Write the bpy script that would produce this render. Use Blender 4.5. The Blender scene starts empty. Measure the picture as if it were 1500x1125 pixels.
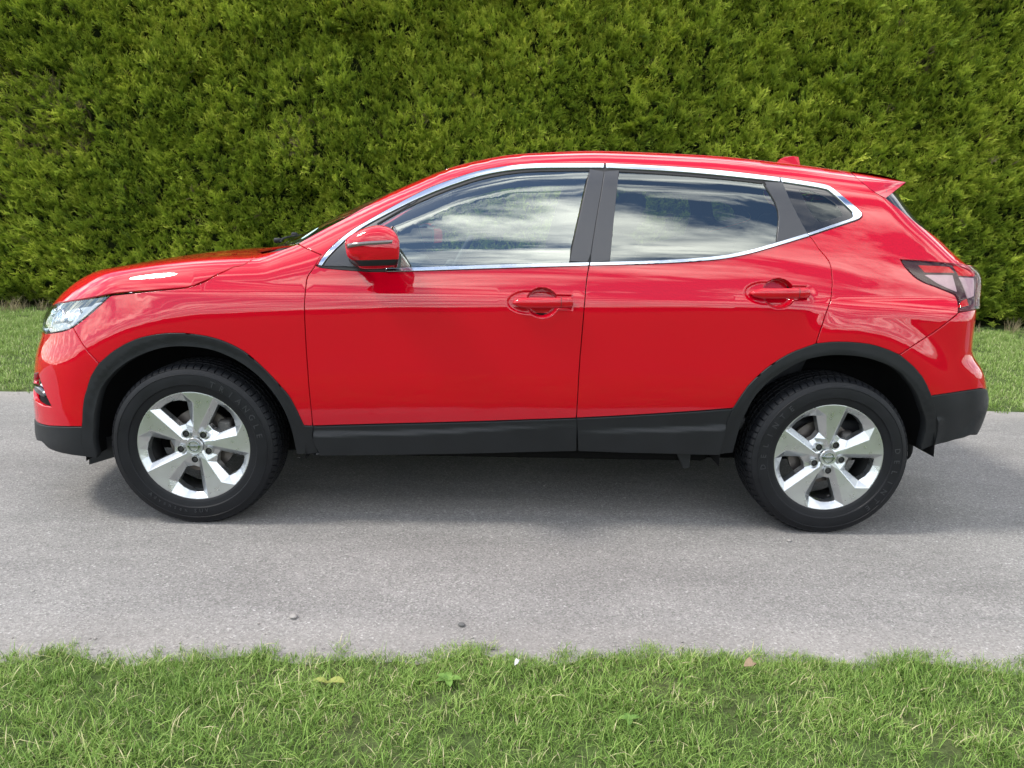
import bpy, bmesh, math, random
import numpy as np
from mathutils import Vector, Matrix, Euler
from mathutils.geometry import delaunay_2d_cdt

SC = bpy.context.scene
COL = SC.collection
R = math.radians
rng = np.random.default_rng(7)
random.seed(7)

# ------------------------------------------------------------------ camera
cam_d = bpy.data.cameras.new('camera')
cam = bpy.data.objects.new('camera', cam_d)
COL.objects.link(cam)
cr_ = Vector((0.999587, -0.015707, 0.024081)); cu_ = Vector((-0.020184, 0.213085, 0.976825)); cf_ = Vector((0.020474, 0.976907, -0.21268))
cam.matrix_world = Matrix(((cr_.x, cu_.x, -cf_.x, 1.24496), (cr_.y, cu_.y, -cf_.y, -3.88), (cr_.z, cu_.z, -cf_.z, 1.28), (0, 0, 0, 1)))
cam_d.sensor_fit = 'HORIZONTAL'; cam_d.sensor_width = 36.0; cam_d.lens = 36.0 * 1100 / 1500
cam_d.clip_start = 0.05; cam_d.clip_end = 2000
SC.camera = cam

# ------------------------------------------------------------------ sky, sun, exposure
SUN_EL, SUN_AZ = R(55), R(263)      # azimuth measured clockwise from +y
world = bpy.data.worlds.new('World'); SC.world = world; world.use_nodes = True
nt = world.node_tree; nt.nodes.clear()
def N(tree, typ, **kw):
    n = tree.nodes.new(typ)
    for k, v in kw.items():
        if k.startswith('i_'):
            n.inputs[k[2:].replace('_', ' ')].default_value = v
        else:
            setattr(n, k, v)
    return n
def link(tree, a, b): tree.links.new(a, b)
wo = N(nt, 'ShaderNodeOutputWorld'); bg = N(nt, 'ShaderNodeBackground'); bg.inputs['Strength'].default_value = 0.15
sky = N(nt, 'ShaderNodeTexSky', sky_type='NISHITA', sun_disc=False, sun_elevation=SUN_EL, sun_rotation=SUN_AZ, altitude=50, air_density=1.1, dust_density=0.8, ozone_density=2.6)
tc = N(nt, 'ShaderNodeTexCoord'); sx = N(nt, 'ShaderNodeSeparateXYZ'); link(nt, tc.outputs['Generated'], sx.inputs[0])
mz = N(nt, 'ShaderNodeMath', operation='MAXIMUM'); link(nt, sx.outputs['Z'], mz.inputs[0]); mz.inputs[1].default_value = 0.0
az = N(nt, 'ShaderNodeMath', operation='ADD'); link(nt, mz.outputs[0], az.inputs[0]); az.inputs[1].default_value = 0.16
dx = N(nt, 'ShaderNodeMath', operation='DIVIDE'); link(nt, sx.outputs['X'], dx.inputs[0]); link(nt, az.outputs[0], dx.inputs[1])
dy = N(nt, 'ShaderNodeMath', operation='DIVIDE'); link(nt, sx.outputs['Y'], dy.inputs[0]); link(nt, az.outputs[0], dy.inputs[1])
mx = N(nt, 'ShaderNodeMath', operation='MULTIPLY'); link(nt, dx.outputs[0], mx.inputs[0]); mx.inputs[1].default_value = 0.36
cv = N(nt, 'ShaderNodeCombineXYZ'); link(nt, mx.outputs[0], cv.inputs[0]); link(nt, dy.outputs[0], cv.inputs[1]); cv.inputs[2].default_value = 3.7
n1 = N(nt, 'ShaderNodeTexNoise', i_Scale=4.6, i_Detail=9.0, i_Roughness=0.60, i_Distortion=0.45); link(nt, cv.outputs[0], n1.inputs['Vector'])
r1 = N(nt, 'ShaderNodeValToRGB'); link(nt, n1.outputs['Fac'], r1.inputs[0])
r1.color_ramp.elements[0].position = 0.46; r1.color_ramp.elements[1].position = 0.595
n2 = N(nt, 'ShaderNodeTexNoise', i_Scale=6.5, i_Detail=6.0, i_Roughness=0.55, i_Distortion=0.2); link(nt, cv.outputs[0], n2.inputs['Vector'])
r2 = N(nt, 'ShaderNodeValToRGB'); link(nt, n2.outputs['Fac'], r2.inputs[0])
r2.color_ramp.elements[0].position = 0.35; r2.color_ramp.elements[0].color = (8.0, 8.3, 8.8, 1)
r2.color_ramp.elements[1].position = 0.62; r2.color_ramp.elements[1].color = (22.5, 22, 20.5, 1)
mixc = N(nt, 'ShaderNodeMix', data_type='RGBA'); link(nt, r1.outputs[0], mixc.inputs['Factor'])
link(nt, sky.outputs[0], mixc.inputs['A']); link(nt, r2.outputs[0], mixc.inputs['B'])
link(nt, mixc.outputs['Result'], bg.inputs['Color']); link(nt, bg.outputs[0], wo.inputs['Surface'])

sun_d = bpy.data.lights.new('sun', 'SUN'); sun = bpy.data.objects.new('sun', sun_d); COL.objects.link(sun)
sun_d.energy = 1.9; sun_d.angle = R(10); sun_d.color = (1.0, 0.95, 0.87)
sd = Vector((math.sin(SUN_AZ) * math.cos(SUN_EL), math.cos(SUN_AZ) * math.cos(SUN_EL), math.sin(SUN_EL)))
sun.rotation_euler = sd.to_track_quat('Z', 'Y').to_euler(); sun.location = (0, 0, 12)

SC.view_settings.view_transform = 'Standard'; SC.view_settings.look = 'None'
SC.view_settings.exposure = 0.92; SC.view_settings.gamma = 1.0; SC.view_settings.use_curve_mapping = False
SC.render.engine = 'CYCLES'
SC.cycles.use_denoising = True
SC.cycles.max_bounces = 8; SC.cycles.transparent_max_bounces = 10; SC.cycles.glossy_bounces = 4; SC.cycles.diffuse_bounces = 2
SC.cycles.caustics_reflective = False; SC.cycles.caustics_refractive = False

# ------------------------------------------------------------------ materials
def new_mat(name):
    m = bpy.data.materials.new(name); m.use_nodes = True
    t = m.node_tree; t.nodes.clear()
    o = N(t, 'ShaderNodeOutputMaterial')
    return m, t, o
def pmat(name, col, rough=0.5, metal=0.0, coat=0.0, coat_rough=0.03, spec=0.5, vary=0.0, vscale=8.0, bump=0.0, bscale=200.0, rvary=0.0):
    m, t, o = new_mat(name)
    b = N(t, 'ShaderNodeBsdfPrincipled'); link(t, b.outputs[0], o.inputs['Surface'])
    b.inputs['Base Color'].default_value = (*col, 1); b.inputs['Roughness'].default_value = rough; b.inputs['Metallic'].default_value = metal
    b.inputs['Coat Weight'].default_value = coat; b.inputs['Coat IOR'].default_value = 1.55; b.inputs['Coat Roughness'].default_value = coat_rough; b.inputs['Specular IOR Level'].default_value = spec
    c = N(t, 'ShaderNodeTexCoord')
    if vary or rvary:
        n = N(t, 'ShaderNodeTexNoise', i_Scale=vscale, i_Detail=6.0, i_Roughness=0.6); link(t, c.outputs['Object'], n.inputs['Vector'])
    if vary:
        h = N(t, 'ShaderNodeMix', data_type='RGBA'); link(t, n.outputs['Fac'], h.inputs['Factor'])
        h.inputs['A'].default_value = tuple(max(0, x * (1 - vary)) for x in col) + (1,); h.inputs['B'].default_value = tuple(min(1, x * (1 + vary)) for x in col) + (1,)
        link(t, h.outputs['Result'], b.inputs['Base Color'])
    if rvary:
        mr = N(t, 'ShaderNodeMapRange'); link(t, n.outputs['Fac'], mr.inputs[0]); mr.inputs[1].default_value = 0.3; mr.inputs[2].default_value = 0.7
        mr.inputs[3].default_value = max(0.02, rough - rvary); mr.inputs[4].default_value = rough + rvary
        link(t, mr.outputs[0], b.inputs['Roughness'])
    if bump:
        nb = N(t, 'ShaderNodeTexNoise', i_Scale=bscale, i_Detail=2.0); link(t, c.outputs['Object'], nb.inputs['Vector'])
        bp = N(t, 'ShaderNodeBump'); bp.inputs['Strength'].default_value = bump; bp.inputs['Distance'].default_value = 0.001
        link(t, nb.outputs['Fac'], bp.inputs['Height']); link(t, bp.outputs[0], b.inputs['Normal'])
    return m
def glass_mat(name, tint, refl=0.2, edge=0.75, rough=0.0):
    m, t, o = new_mat(name)
    tr = N(t, 'ShaderNodeBsdfTransparent'); tr.inputs[0].default_value = (*tint, 1)
    gl = N(t, 'ShaderNodeBsdfGlossy'); gl.inputs['Roughness'].default_value = rough; gl.inputs['Color'].default_value = (0.93, 1.0, 0.97, 1)
    lw = N(t, 'ShaderNodeFresnel'); lw.inputs['IOR'].default_value = 1.5
    mr = N(t, 'ShaderNodeMapRange'); mr.inputs[1].default_value = 0.04; mr.inputs[2].default_value = 1.0; mr.inputs[3].default_value = refl; mr.inputs[4].default_value = edge
    link(t, lw.outputs[0], mr.inputs[0])
    mx_ = N(t, 'ShaderNodeMixShader'); link(t, mr.outputs[0], mx_.inputs[0]); link(t, tr.outputs[0], mx_.inputs[1]); link(t, gl.outputs[0], mx_.inputs[2])
    link(t, mx_.outputs[0], o.inputs['Surface'])
    return m
M = {}
M['paint'] = pmat('red_paint', (0.42, 0.0, 0.010), 0.5, coat=1.0, coat_rough=0.01, vary=0.02, vscale=3, spec=0.0)
M['chrome'] = pmat('chrome', (0.50, 0.535, 0.59), 0.10, 1.0, rvary=0.03, vscale=20)
M['trim'] = pmat('black_plastic', (0.0095, 0.0105, 0.012), 0.52, vary=0.25, vscale=12, bump=0.25, bscale=900, rvary=0.08, spec=0.28)
M['gloss_black'] = pmat('gloss_black', (0.008, 0.008, 0.009), 0.08, coat=0.5, rvary=0.03)
M['satin'] = pmat('satin_black_film', (0.030, 0.031, 0.036), 0.33, vary=0.08, vscale=30, bump=0.1, bscale=700, rvary=0.04)
M['rubber'] = pmat('seal_rubber', (0.006, 0.006, 0.006), 0.6, vary=0.2)
M['dark'] = pmat('dark_inner', (0.006, 0.006, 0.0065), 0.85, vary=0.3, vscale=15, spec=0.2)
M['under'] = pmat('underbody_coat', (0.004, 0.004, 0.004), 0.9, vary=0.3, vscale=15, spec=0.1)
M['tyre'] = pmat('tyre_rubber', (0.0065, 0.007, 0.0085), 0.50, vary=0.35, vscale=14, bump=0.35, bscale=500, rvary=0.10, spec=0.22)
M['tyre_text'] = pmat('tyre_lettering', (0.020, 0.021, 0.024), 0.5, vary=0.2)
M['alloy'] = pmat('silver_alloy', (0.52, 0.535, 0.54), 0.30, 0.88, coat=0.4, coat_rough=0.12, vary=0.05, vscale=25, rvary=0.05)
M['barrel'] = pmat('wheel_barrel', (0.10, 0.10, 0.10), 0.5, 0.6, vary=0.35, vscale=12)
M['disc'] = pmat('brake_steel', (0.16, 0.14, 0.13), 0.45, 0.8, vary=0.3, vscale=40)
M['caliper'] = pmat('caliper_iron', (0.10, 0.095, 0.09), 0.6, 0.4, vary=0.3, vscale=30)
M['nut'] = pmat('nut_steel', (0.07, 0.07, 0.072), 0.45, 0.7, vary=0.2)
M['seat'] = pmat('seat_cloth', (0.022, 0.023, 0.026), 0.9, vary=0.25, vscale=60, bump=0.5, bscale=500)
M['cabin'] = pmat('cabin_plastic', (0.028, 0.029, 0.032), 0.6, vary=0.2, bump=0.3, bscale=400)
M['headliner'] = pmat('headliner_cloth', (0.30, 0.29, 0.27), 0.9, vary=0.06)
M['glass_f'] = glass_mat('window_glass', (0.80, 0.86, 0.82), 0.18)
M['glass_r'] = glass_mat('privacy_glass', (0.50, 0.56, 0.54), 0.135)
M['glass_q'] = glass_mat('quarter_glass', (0.50, 0.56, 0.52), 0.07)
M['glass_w'] = glass_mat('windscreen_glass', (0.62, 0.72, 0.66), 0.08, 0.8)
M['lens'] = glass_mat('clear_lens', (0.92, 0.94, 0.95), 0.12)
M['lens_smoke'] = glass_mat('tinted_lens', (0.85, 0.66, 0.69), 0.028, 0.5)
M['reflector'] = pmat('lamp_reflector', (0.75, 0.77, 0.80), 0.15, 1.0, vary=0.1, vscale=40)
M['lamp_white'] = pmat('lamp_white', (0.55, 0.58, 0.60), 0.25, coat=0.5, vary=0.12, vscale=60)
M['lamp_red'] = pmat('lamp_red', (0.66, 0.006, 0.010), 0.5, spec=0.1, vary=0.2, vscale=40)
M['lamp_dark'] = pmat('lamp_dark_red', (0.10, 0.004, 0.010), 0.4, spec=0.2, vary=0.2, vscale=20)
M['lamp_smoke'] = pmat('lamp_smoke', (0.055, 0.014, 0.022), 0.5, spec=0.1, vary=0.3, vscale=15)
M['rear_glass'] = pmat('rear_glass', (0.012, 0.013, 0.016), 0.12, spec=0.35, rvary=0.03)
M['lamp_black'] = pmat('lamp_black', (0.012, 0.012, 0.013), 0.3, vary=0.2)
M['indicator'] = pmat('indicator_lens', (0.10, 0.075, 0.07), 0.12, coat=1.0, vary=0.4, vscale=90)
M['mirror'] = pmat('mirror_glass', (0.85, 0.87, 0.88), 0.02, 1.0)
M['sticker'] = pmat('sticker_paper', (0.42, 0.62, 0.58), 0.5, vary=0.25, vscale=80)
M['emblem_dark'] = pmat('emblem_recess', (0.25, 0.25, 0.25), 0.4, 0.6, vary=0.1)

# ------------------------------------------------------------------ object helpers
def tag(o, label=None, cat=None, group=None, kind=None):
    if label: o['label'] = label
    if cat: o['category'] = cat
    if group: o['group'] = group
    if kind: o['kind'] = kind
    return o
def mk(name, verts, faces, mat, parent=None, normals=None, smooth=True, loc=None):
    me = bpy.data.meshes.new(name)
    me.from_pydata([tuple(map(float, v)) for v in verts], [], [tuple(map(int, f)) for f in faces])
    me.materials.append(M[mat] if isinstance(mat, str) else mat)
    if smooth: me.polygons.foreach_set('use_smooth', [True] * len(me.polygons))
    me.update()
    if normals is not None:
        me.normals_split_custom_set_from_vertices([tuple(map(float, n)) for n in normals])
    o = bpy.data.objects.new(name, me); COL.objects.link(o)
    if parent: o.parent = parent
    if loc is not None: o.location = loc
    return o
def empty(name, loc, parent=None):
    o = bpy.data.objects.new(name, None); COL.objects.link(o); o.location = loc; o.parent = parent; o.empty_display_size = 0.2
    return o
class MB:
    def __init__(s): s.v = []; s.f = []
    def add(s, vs, fs):
        k = len(s.v); s.v += [tuple(map(float, v)) for v in vs]; s.f += [tuple(i + k for i in f) for f in fs]
    def box(s, c, d, rot=None):
        vs = [Vector(((i & 1) - .5, ((i >> 1) & 1) - .5, (i >> 2) - .5)) for i in range(8)]
        vs = [Vector((v.x * d[0], v.y * d[1], v.z * d[2])) for v in vs]
        if rot: vs = [rot @ v for v in vs]
        s.add([v + Vector(c) for v in vs], [(0, 2, 3, 1), (4, 5, 7, 6), (0, 1, 5, 4), (2, 6, 7, 3), (0, 4, 6, 2), (1, 3, 7, 5)])
    def rbox(s, c, d, r, rot=None, sub=0, bend=None):
        bm = bmesh.new(); bmesh.ops.create_cube(bm, size=1)
        for v in bm.verts: v.co = Vector((v.co.x * d[0], v.co.y * d[1], v.co.z * d[2]))
        if sub: bmesh.ops.subdivide_edges(bm, edges=bm.edges[:], cuts=sub, use_grid_fill=True)
        ed = [e for e in bm.edges if e.calc_face_angle(0) > 0.5]
        bmesh.ops.bevel(bm, geom=ed, offset=r, segments=3, profile=0.5, affect='EDGES')
        for v in bm.verts:
            p = v.co.copy()
            if bend: p = bend(p)
            if rot: p = rot @ p
            v.co = p + Vector(c)
        bm.verts.index_update()
        s.add([v.co for v in bm.verts], [[v.index for v in f.verts] for f in bm.faces]); bm.free()
    def tube(s, path, rad, n=10, caps=True):
        P = [Vector(p) for p in path]; k = len(s.v); m = len(P)
        if not hasattr(rad, '__len__'): rad = [rad] * m
        up = Vector((0, 0, 1)) if abs((P[-1] - P[0]).normalized().z) < 0.9 else Vector((1, 0, 0))
        for i, p in enumerate(P):
            t = (P[min(i + 1, m - 1)] - P[max(i - 1, 0)]).normalized(); a = t.cross(up).normalized(); b = a.cross(t)
            for j in range(n):
                w = 2 * math.pi * j / n; s.v.append(tuple(p + (a * math.cos(w) + b * math.sin(w)) * rad[i]))
        for i in range(m - 1):
            for j in range(n):
                s.f.append((k + i * n + j, k + i * n + (j + 1) % n, k + (i + 1) * n + (j + 1) % n, k + (i + 1) * n + j))
        if caps:
            s.f.append(tuple(k + j for j in range(n))[::-1]); s.f.append(tuple(k + (m - 1) * n + j for j in range(n)))
    def revolve(s, prof, n=64, axis='y', closed=False):
        """prof: list of (a, r) with a along the axis"""
        k = len(s.v); m = len(prof)
        for j in range(n):
            w = 2 * math.pi * j / n
            for a, r in prof: s.v.append((r * math.sin(w), a, r * math.cos(w)))
        for j in range(n):
            for i in range(m - 1 + (1 if closed else 0)):
                i2 = (i + 1) % m
                s.f.append((k + j * m + i, k + j * m + i2, k + ((j + 1) % n) * m + i2, k + ((j + 1) % n) * m + i))
    def build(s, name, mat, parent=None, smooth=True, loc=None, angle=None, mirror=False):
        v = s.v; f = s.f
        if mirror: v = [(a, -b, c) for a, b, c in v]; f = [tuple(reversed(q)) for q in f]
        o = mk(name, v, f, mat, parent, None, smooth, loc)
        if angle:
            bm = bmesh.new(); bm.from_mesh(o.data); bmesh.ops.recalc_face_normals(bm, faces=bm.faces)
            for e in bm.edges:
                if len(e.link_faces) == 2 and e.calc_face_angle(0) > R(angle): e.smooth = False
            bm.to_mesh(o.data); bm.free()
        return o
# ------------------------------------------------------------------ noise helper
class VNoise:
    def __init__(s, seed): s.t = np.random.default_rng(seed).random((256, 256))
    def one(s, x, y):
        xi = np.floor(x).astype(int); yi = np.floor(y).astype(int); fx = x - xi; fy = y - yi
        fx = fx * fx * (3 - 2 * fx); fy = fy * fy * (3 - 2 * fy)
        g = lambda a, b: s.t[a & 255, b & 255]
        return (g(xi, yi) * (1 - fx) + g(xi + 1, yi) * fx) * (1 - fy) + (g(xi, yi + 1) * (1 - fx) + g(xi + 1, yi + 1) * fx) * fy
    def __call__(s, x, y, oct=3):
        x = np.asarray(x, float); y = np.asarray(y, float); v = 0; a = 0.5
        for o in range(oct): v = v + a * (s.one(x * 2 ** o + 17.3 * o, y * 2 ** o + 5.1 * o) - 0.5); a *= 0.5
        return v * 2
nz = VNoise(3); nz2 = VNoise(11)

# ------------------------------------------------------------------ ground, road, verges
def ground_mat():
    m, t, o = new_mat('verge_soil')
    b = N(t, 'ShaderNodeBsdfPrincipled'); link(t, b.outputs[0], o.inputs[0]); b.inputs['Roughness'].default_value = 0.95; b.inputs['Specular IOR Level'].default_value = 0.15
    g = N(t, 'ShaderNodeNewGeometry')
    a = N(t, 'ShaderNodeTexNoise', i_Scale=1.3, i_Detail=5.0); link(t, g.outputs['Position'], a.inputs['Vector'])
    f = N(t, 'ShaderNodeTexNoise', i_Scale=38.0, i_Detail=4.0, i_Roughness=0.7); link(t, g.outputs['Position'], f.inputs['Vector'])
    rp = N(t, 'ShaderNodeValToRGB'); link(t, f.outputs['Fac'], rp.inputs[0])
    rp.color_ramp.elements[0].position = 0.3; rp.color_ramp.elements[0].color = (0.030, 0.042, 0.014, 1)
    rp.color_ramp.elements[1].position = 0.7; rp.color_ramp.elements[1].color = (0.075, 0.115, 0.030, 1)
    rq = N(t, 'ShaderNodeValToRGB'); link(t, f.outputs['Fac'], rq.inputs[0])
    rq.color_ramp.elements[0].position = 0.3; rq.color_ramp.elements[0].color = (0.05, 0.042, 0.026, 1)
    rq.color_ramp.elements[1].position = 0.7; rq.color_ramp.elements[1].color = (0.15, 0.13, 0.075, 1)
    rf = N(t, 'ShaderNodeMapRange'); link(t, a.outputs['Fac'], rf.inputs[0]); rf.inputs[1].default_value = 0.5; rf.inputs[2].default_value = 0.75; rf.inputs[4].default_value = 0.5
    mx = N(t, 'ShaderNodeMix', data_type='RGBA'); link(t, rf.outputs[0], mx.inputs['Factor']); link(t, rp.outputs[0], mx.inputs['A']); link(t, rq.outputs[0], mx.inputs['B'])
    link(t, mx.outputs['Result'], b.inputs['Base Color'])
    bp = N(t, 'ShaderNodeBump'); bp.inputs['Strength'].default_value = 0.8; bp.inputs['Distance'].default_value = 0.02; link(t, f.outputs['Fac'], bp.inputs['Height']); link(t, bp.outputs[0], b.inputs['Normal'])
    return m
def road_mat():
    m, t, o = new_mat('worn_asphalt')
    b = N(t, 'ShaderNodeBsdfPrincipled'); link(t, b.outputs[0], o.inputs[0]); b.inputs['Roughness'].default_value = 0.85; b.inputs['Specular IOR Level'].default_value = 0.3
    g = N(t, 'ShaderNodeNewGeometry')
    vo = N(t, 'ShaderNodeTexVoronoi', i_Scale=185.0); link(t, g.outputs['Position'], vo.inputs['Vector'])
    sp = N(t, 'ShaderNodeSeparateColor'); link(t, vo.outputs['Color'], sp.inputs[0])
    v2 = N(t, 'ShaderNodeTexVoronoi', i_Scale=70.0); link(t, g.outputs['Position'], v2.inputs['Vector'])
    s2 = N(t, 'ShaderNodeSeparateColor'); link(t, v2.outputs['Color'], s2.inputs[0])
    r = N(t, 'ShaderNodeValToRGB'); link(t, sp.outputs[0], r.inputs[0])
    e = r.color_ramp.elements
    e[0].position = 0.0; e[0].color = (0.125, 0.120, 0.114, 1); e[1].position = 1.0; e[1].color = (0.295, 0.284, 0.270, 1)
    for p_, c_ in ((0.35, (0.175, 0.168, 0.160)), (0.85, (0.215, 0.207, 0.198))):
        q = e.new(p_); q.color = (*c_, 1)
    # pale chippings
    ch = N(t, 'ShaderNodeMath', operation='GREATER_THAN'); link(t, s2.outputs[1], ch.inputs[0]); ch.inputs[1].default_value = 0.985
    dn = N(t, 'ShaderNodeMath', operation='LESS_THAN'); link(t, v2.outputs['Distance'], dn.inputs[0]); dn.inputs[1].default_value = 0.32
    cm = N(t, 'ShaderNodeMath', operation='MULTIPLY'); link(t, ch.outputs[0], cm.inputs[0]); link(t, dn.outputs[0], cm.inputs[1])
    m1 = N(t, 'ShaderNodeMix', data_type='RGBA'); link(t, cm.outputs[0], m1.inputs['Factor']); link(t, r.outputs[0], m1.inputs['A']); m1.inputs['B'].default_value = (0.33, 0.32, 0.31, 1)
    # patches stretched along the lane
    mp = N(t, 'ShaderNodeMapping'); link(t, g.outputs['Position'], mp.inputs[0]); mp.inputs['Scale'].default_value = (0.7, 2.2, 1)
    n = N(t, 'ShaderNodeTexNoise', i_Scale=1.6, i_Detail=7.0, i_Roughness=0.65, i_Distortion=0.4); link(t, mp.outputs[0], n.inputs['Vector'])
    mr = N(t, 'ShaderNodeMapRange'); link(t, n.outputs['Fac'], mr.inputs[0]); mr.inputs[1].default_value = 0.3; mr.inputs[2].default_value = 0.72; mr.inputs[3].default_value = 0.84; mr.inputs[4].default_value = 1.16
    m2 = N(t, 'ShaderNodeMix', data_type='RGBA', blend_type='MULTIPLY'); m2.inputs['Factor'].default_value = 1.0; link(t, m1.outputs['Result'], m2.inputs['A']); link(t, mr.outputs[0], m2.inputs['B'])
    # dusty pinkish margins
    sx_ = N(t, 'ShaderNodeSeparateXYZ'); link(t, g.outputs['Position'], sx_.inputs[0])
    y1 = N(t, 'ShaderNodeMapRange'); link(t, sx_.outputs[1], y1.inputs[0]); y1.inputs[1].default_value = -1.60; y1.inputs[2].default_value = -2.0
    y2 = N(t, 'ShaderNodeMapRange'); link(t, sx_.outputs[1], y2.inputs[0]); y2.inputs[1].default_value = 1.0; y2.inputs[2].default_value = 1.45
    ym = N(t, 'ShaderNodeMath', operation='MAXIMUM'); link(t, y1.outputs[0], ym.inputs[0]); link(t, y2.outputs[0], ym.inputs[1])
    n3 = N(t, 'ShaderNodeTexNoise', i_Scale=9.0, i_Detail=8.0, i_Roughness=0.75); link(t, g.outputs['Position'], n3.inputs['Vector'])
    ys = N(t, 'ShaderNodeMath', operation='MULTIPLY'); link(t, ym.outputs[0], ys.inputs[0]); link(t, n3.outputs['Fac'], ys.inputs[1])
    m3 = N(t, 'ShaderNodeMix', data_type='RGBA'); link(t, ys.outputs[0], m3.inputs['Factor']); link(t, m2.outputs['Result'], m3.inputs['A']); m3.inputs['B'].default_value = (0.30, 0.275, 0.25, 1)
    last = m3
    for sc_, lo_, hi_, col_, amt in ((4.5, .60, .74, (0.33, 0.315, 0.295), .40), (6.5, .62, .76, (0.10, 0.097, 0.094), .45), (17.0, .66, .74, (0.34, 0.33, 0.31), .35)):
        nn = N(t, 'ShaderNodeTexNoise', i_Scale=sc_, i_Detail=7.0, i_Roughness=0.72, i_Distortion=0.6); link(t, g.outputs['Position'], nn.inputs['Vector'])
        rr_ = N(t, 'ShaderNodeMapRange'); link(t, nn.outputs['Fac'], rr_.inputs[0]); rr_.inputs[1].default_value = lo_; rr_.inputs[2].default_value = hi_; rr_.inputs[4].default_value = amt
        mm_ = N(t, 'ShaderNodeMix', data_type='RGBA'); link(t, rr_.outputs[0], mm_.inputs['Factor']); link(t, last.outputs['Result'], mm_.inputs['A']); mm_.inputs['B'].default_value = (*col_, 1); last = mm_
    link(t, last.outputs['Result'], b.inputs['Base Color'])
    bp = N(t, 'ShaderNodeBump'); bp.inputs['Strength'].default_value = 0.5; bp.inputs['Distance'].default_value = 0.003
    ad = N(t, 'ShaderNodeMath', operation='ADD'); link(t, sp.outputs[1], ad.inputs[0]); link(t, vo.outputs['Distance'], ad.inputs[1])
    link(t, ad.outputs[0], bp.inputs['Height']); link(t, bp.outputs[0], b.inputs['Normal'])
    return m
M['soil'] = ground_mat(); M['road'] = road_mat()
def grid_obj(name, xs, ys, zf, mat, yf=None):
    X, Y = np.meshgrid(xs, ys, indexing='ij')
    if yf is not None: Y = yf(X, Y)
    Z = zf(X, Y); n, m = X.shape
    V = np.stack([X, Y, Z], -1).reshape(-1, 3)
    i = np.arange(n * m).reshape(n, m)
    Fc = np.stack([i[:-1, :-1], i[1:, :-1], i[1:, 1:], i[:-1, 1:]], -1).reshape(-1, 4)
    return mk(name, V, Fc, mat)
g_ = grid_obj('ground', np.linspace(-300, 300, 7), np.linspace(-300, 300, 7), lambda x, y: 0 * x - 0.04, 'soil'); tag(g_, kind='structure')
r_ = grid_obj('road', np.array([-120, -8, 12, 120.0]), np.array([-2.15, 1.62]), lambda x, y: 0 * x, 'road'); tag(r_, kind='structure')
def near_edge(x): return -1.86 + 0.045 * nz(x * 1.1, 0.3 + 0 * x, 2) + 0.085 * nz(x * 6.0, 2.3 + 0 * x, 4)
def far_edge(x): return 1.385 + 0.03 * nz(x * 0.8, 7.7 + 0 * x, 2) + 0.04 * nz(x * 4.0, 9.1 + 0 * x, 3)
vx = np.concatenate([np.linspace(-120, -8, 30)[:-1], np.linspace(-8, 11, 380), np.linspace(11, 120, 30)[1:]])
def vnear_z(x, y):
    d = near_edge(x) - y
    return np.where(d < 1e-6, -0.02, 0.004 + 0.035 * (1 - np.exp(-d * 5)) + 0.010 * nz(x * 6, y * 6))
v1 = grid_obj('verge', vx, np.array([0, .02, .06, .12, .2, .3, .45, .7, 1.1, 1.7, 3, 8, 60.0]), vnear_z, 'soil', lambda x, t: near_edge(x) - t); tag(v1, kind='structure')
def vfar_z(x, y):
    d = y - far_edge(x)
    return np.where(d < 1e-6, -0.02, 0.004 + 0.03 * (1 - np.exp(-d * 3)) + 0.010 * nz(x * 4, y * 4))
v2_ = grid_obj('verge', vx, np.array([0, .03, .1, .2, .4, .8, 1.4, 2.2, 3.2, 4.2, 5.5, 9, 40.0]), vfar_z, 'soil', lambda x, t: far_edge(x) + t); tag(v2_, kind='structure')
v1.data.flip_normals()
# rising field and tree belt on the other side of the lane, behind the viewpoint
def hill_mat():
    m = pmat('far_woodland', (0.018, 0.026, 0.010), 0.95, vary=0.5, vscale=0.6, spec=0.1); return m
M['hill'] = hill_mat()
hx = np.linspace(-260, 260, 260)
def hz_(x, y):
    t = np.clip((-y - 34) / 9, 0, 1); t = t * t * (3 - 2 * t)
    return -0.05 + t * (3.6 + 1.5 * nz(x * 0.05, 1.0 + 0 * x, 3) + 1.0 * nz(x * 0.4, y * 0.1, 3))
hl = grid_obj('hills', hx, -np.array([30, 34, 36, 37, 38, 39, 40, 42, 44, 50, 80.0]), hz_, 'hill'); tag(hl, kind='structure')

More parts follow.
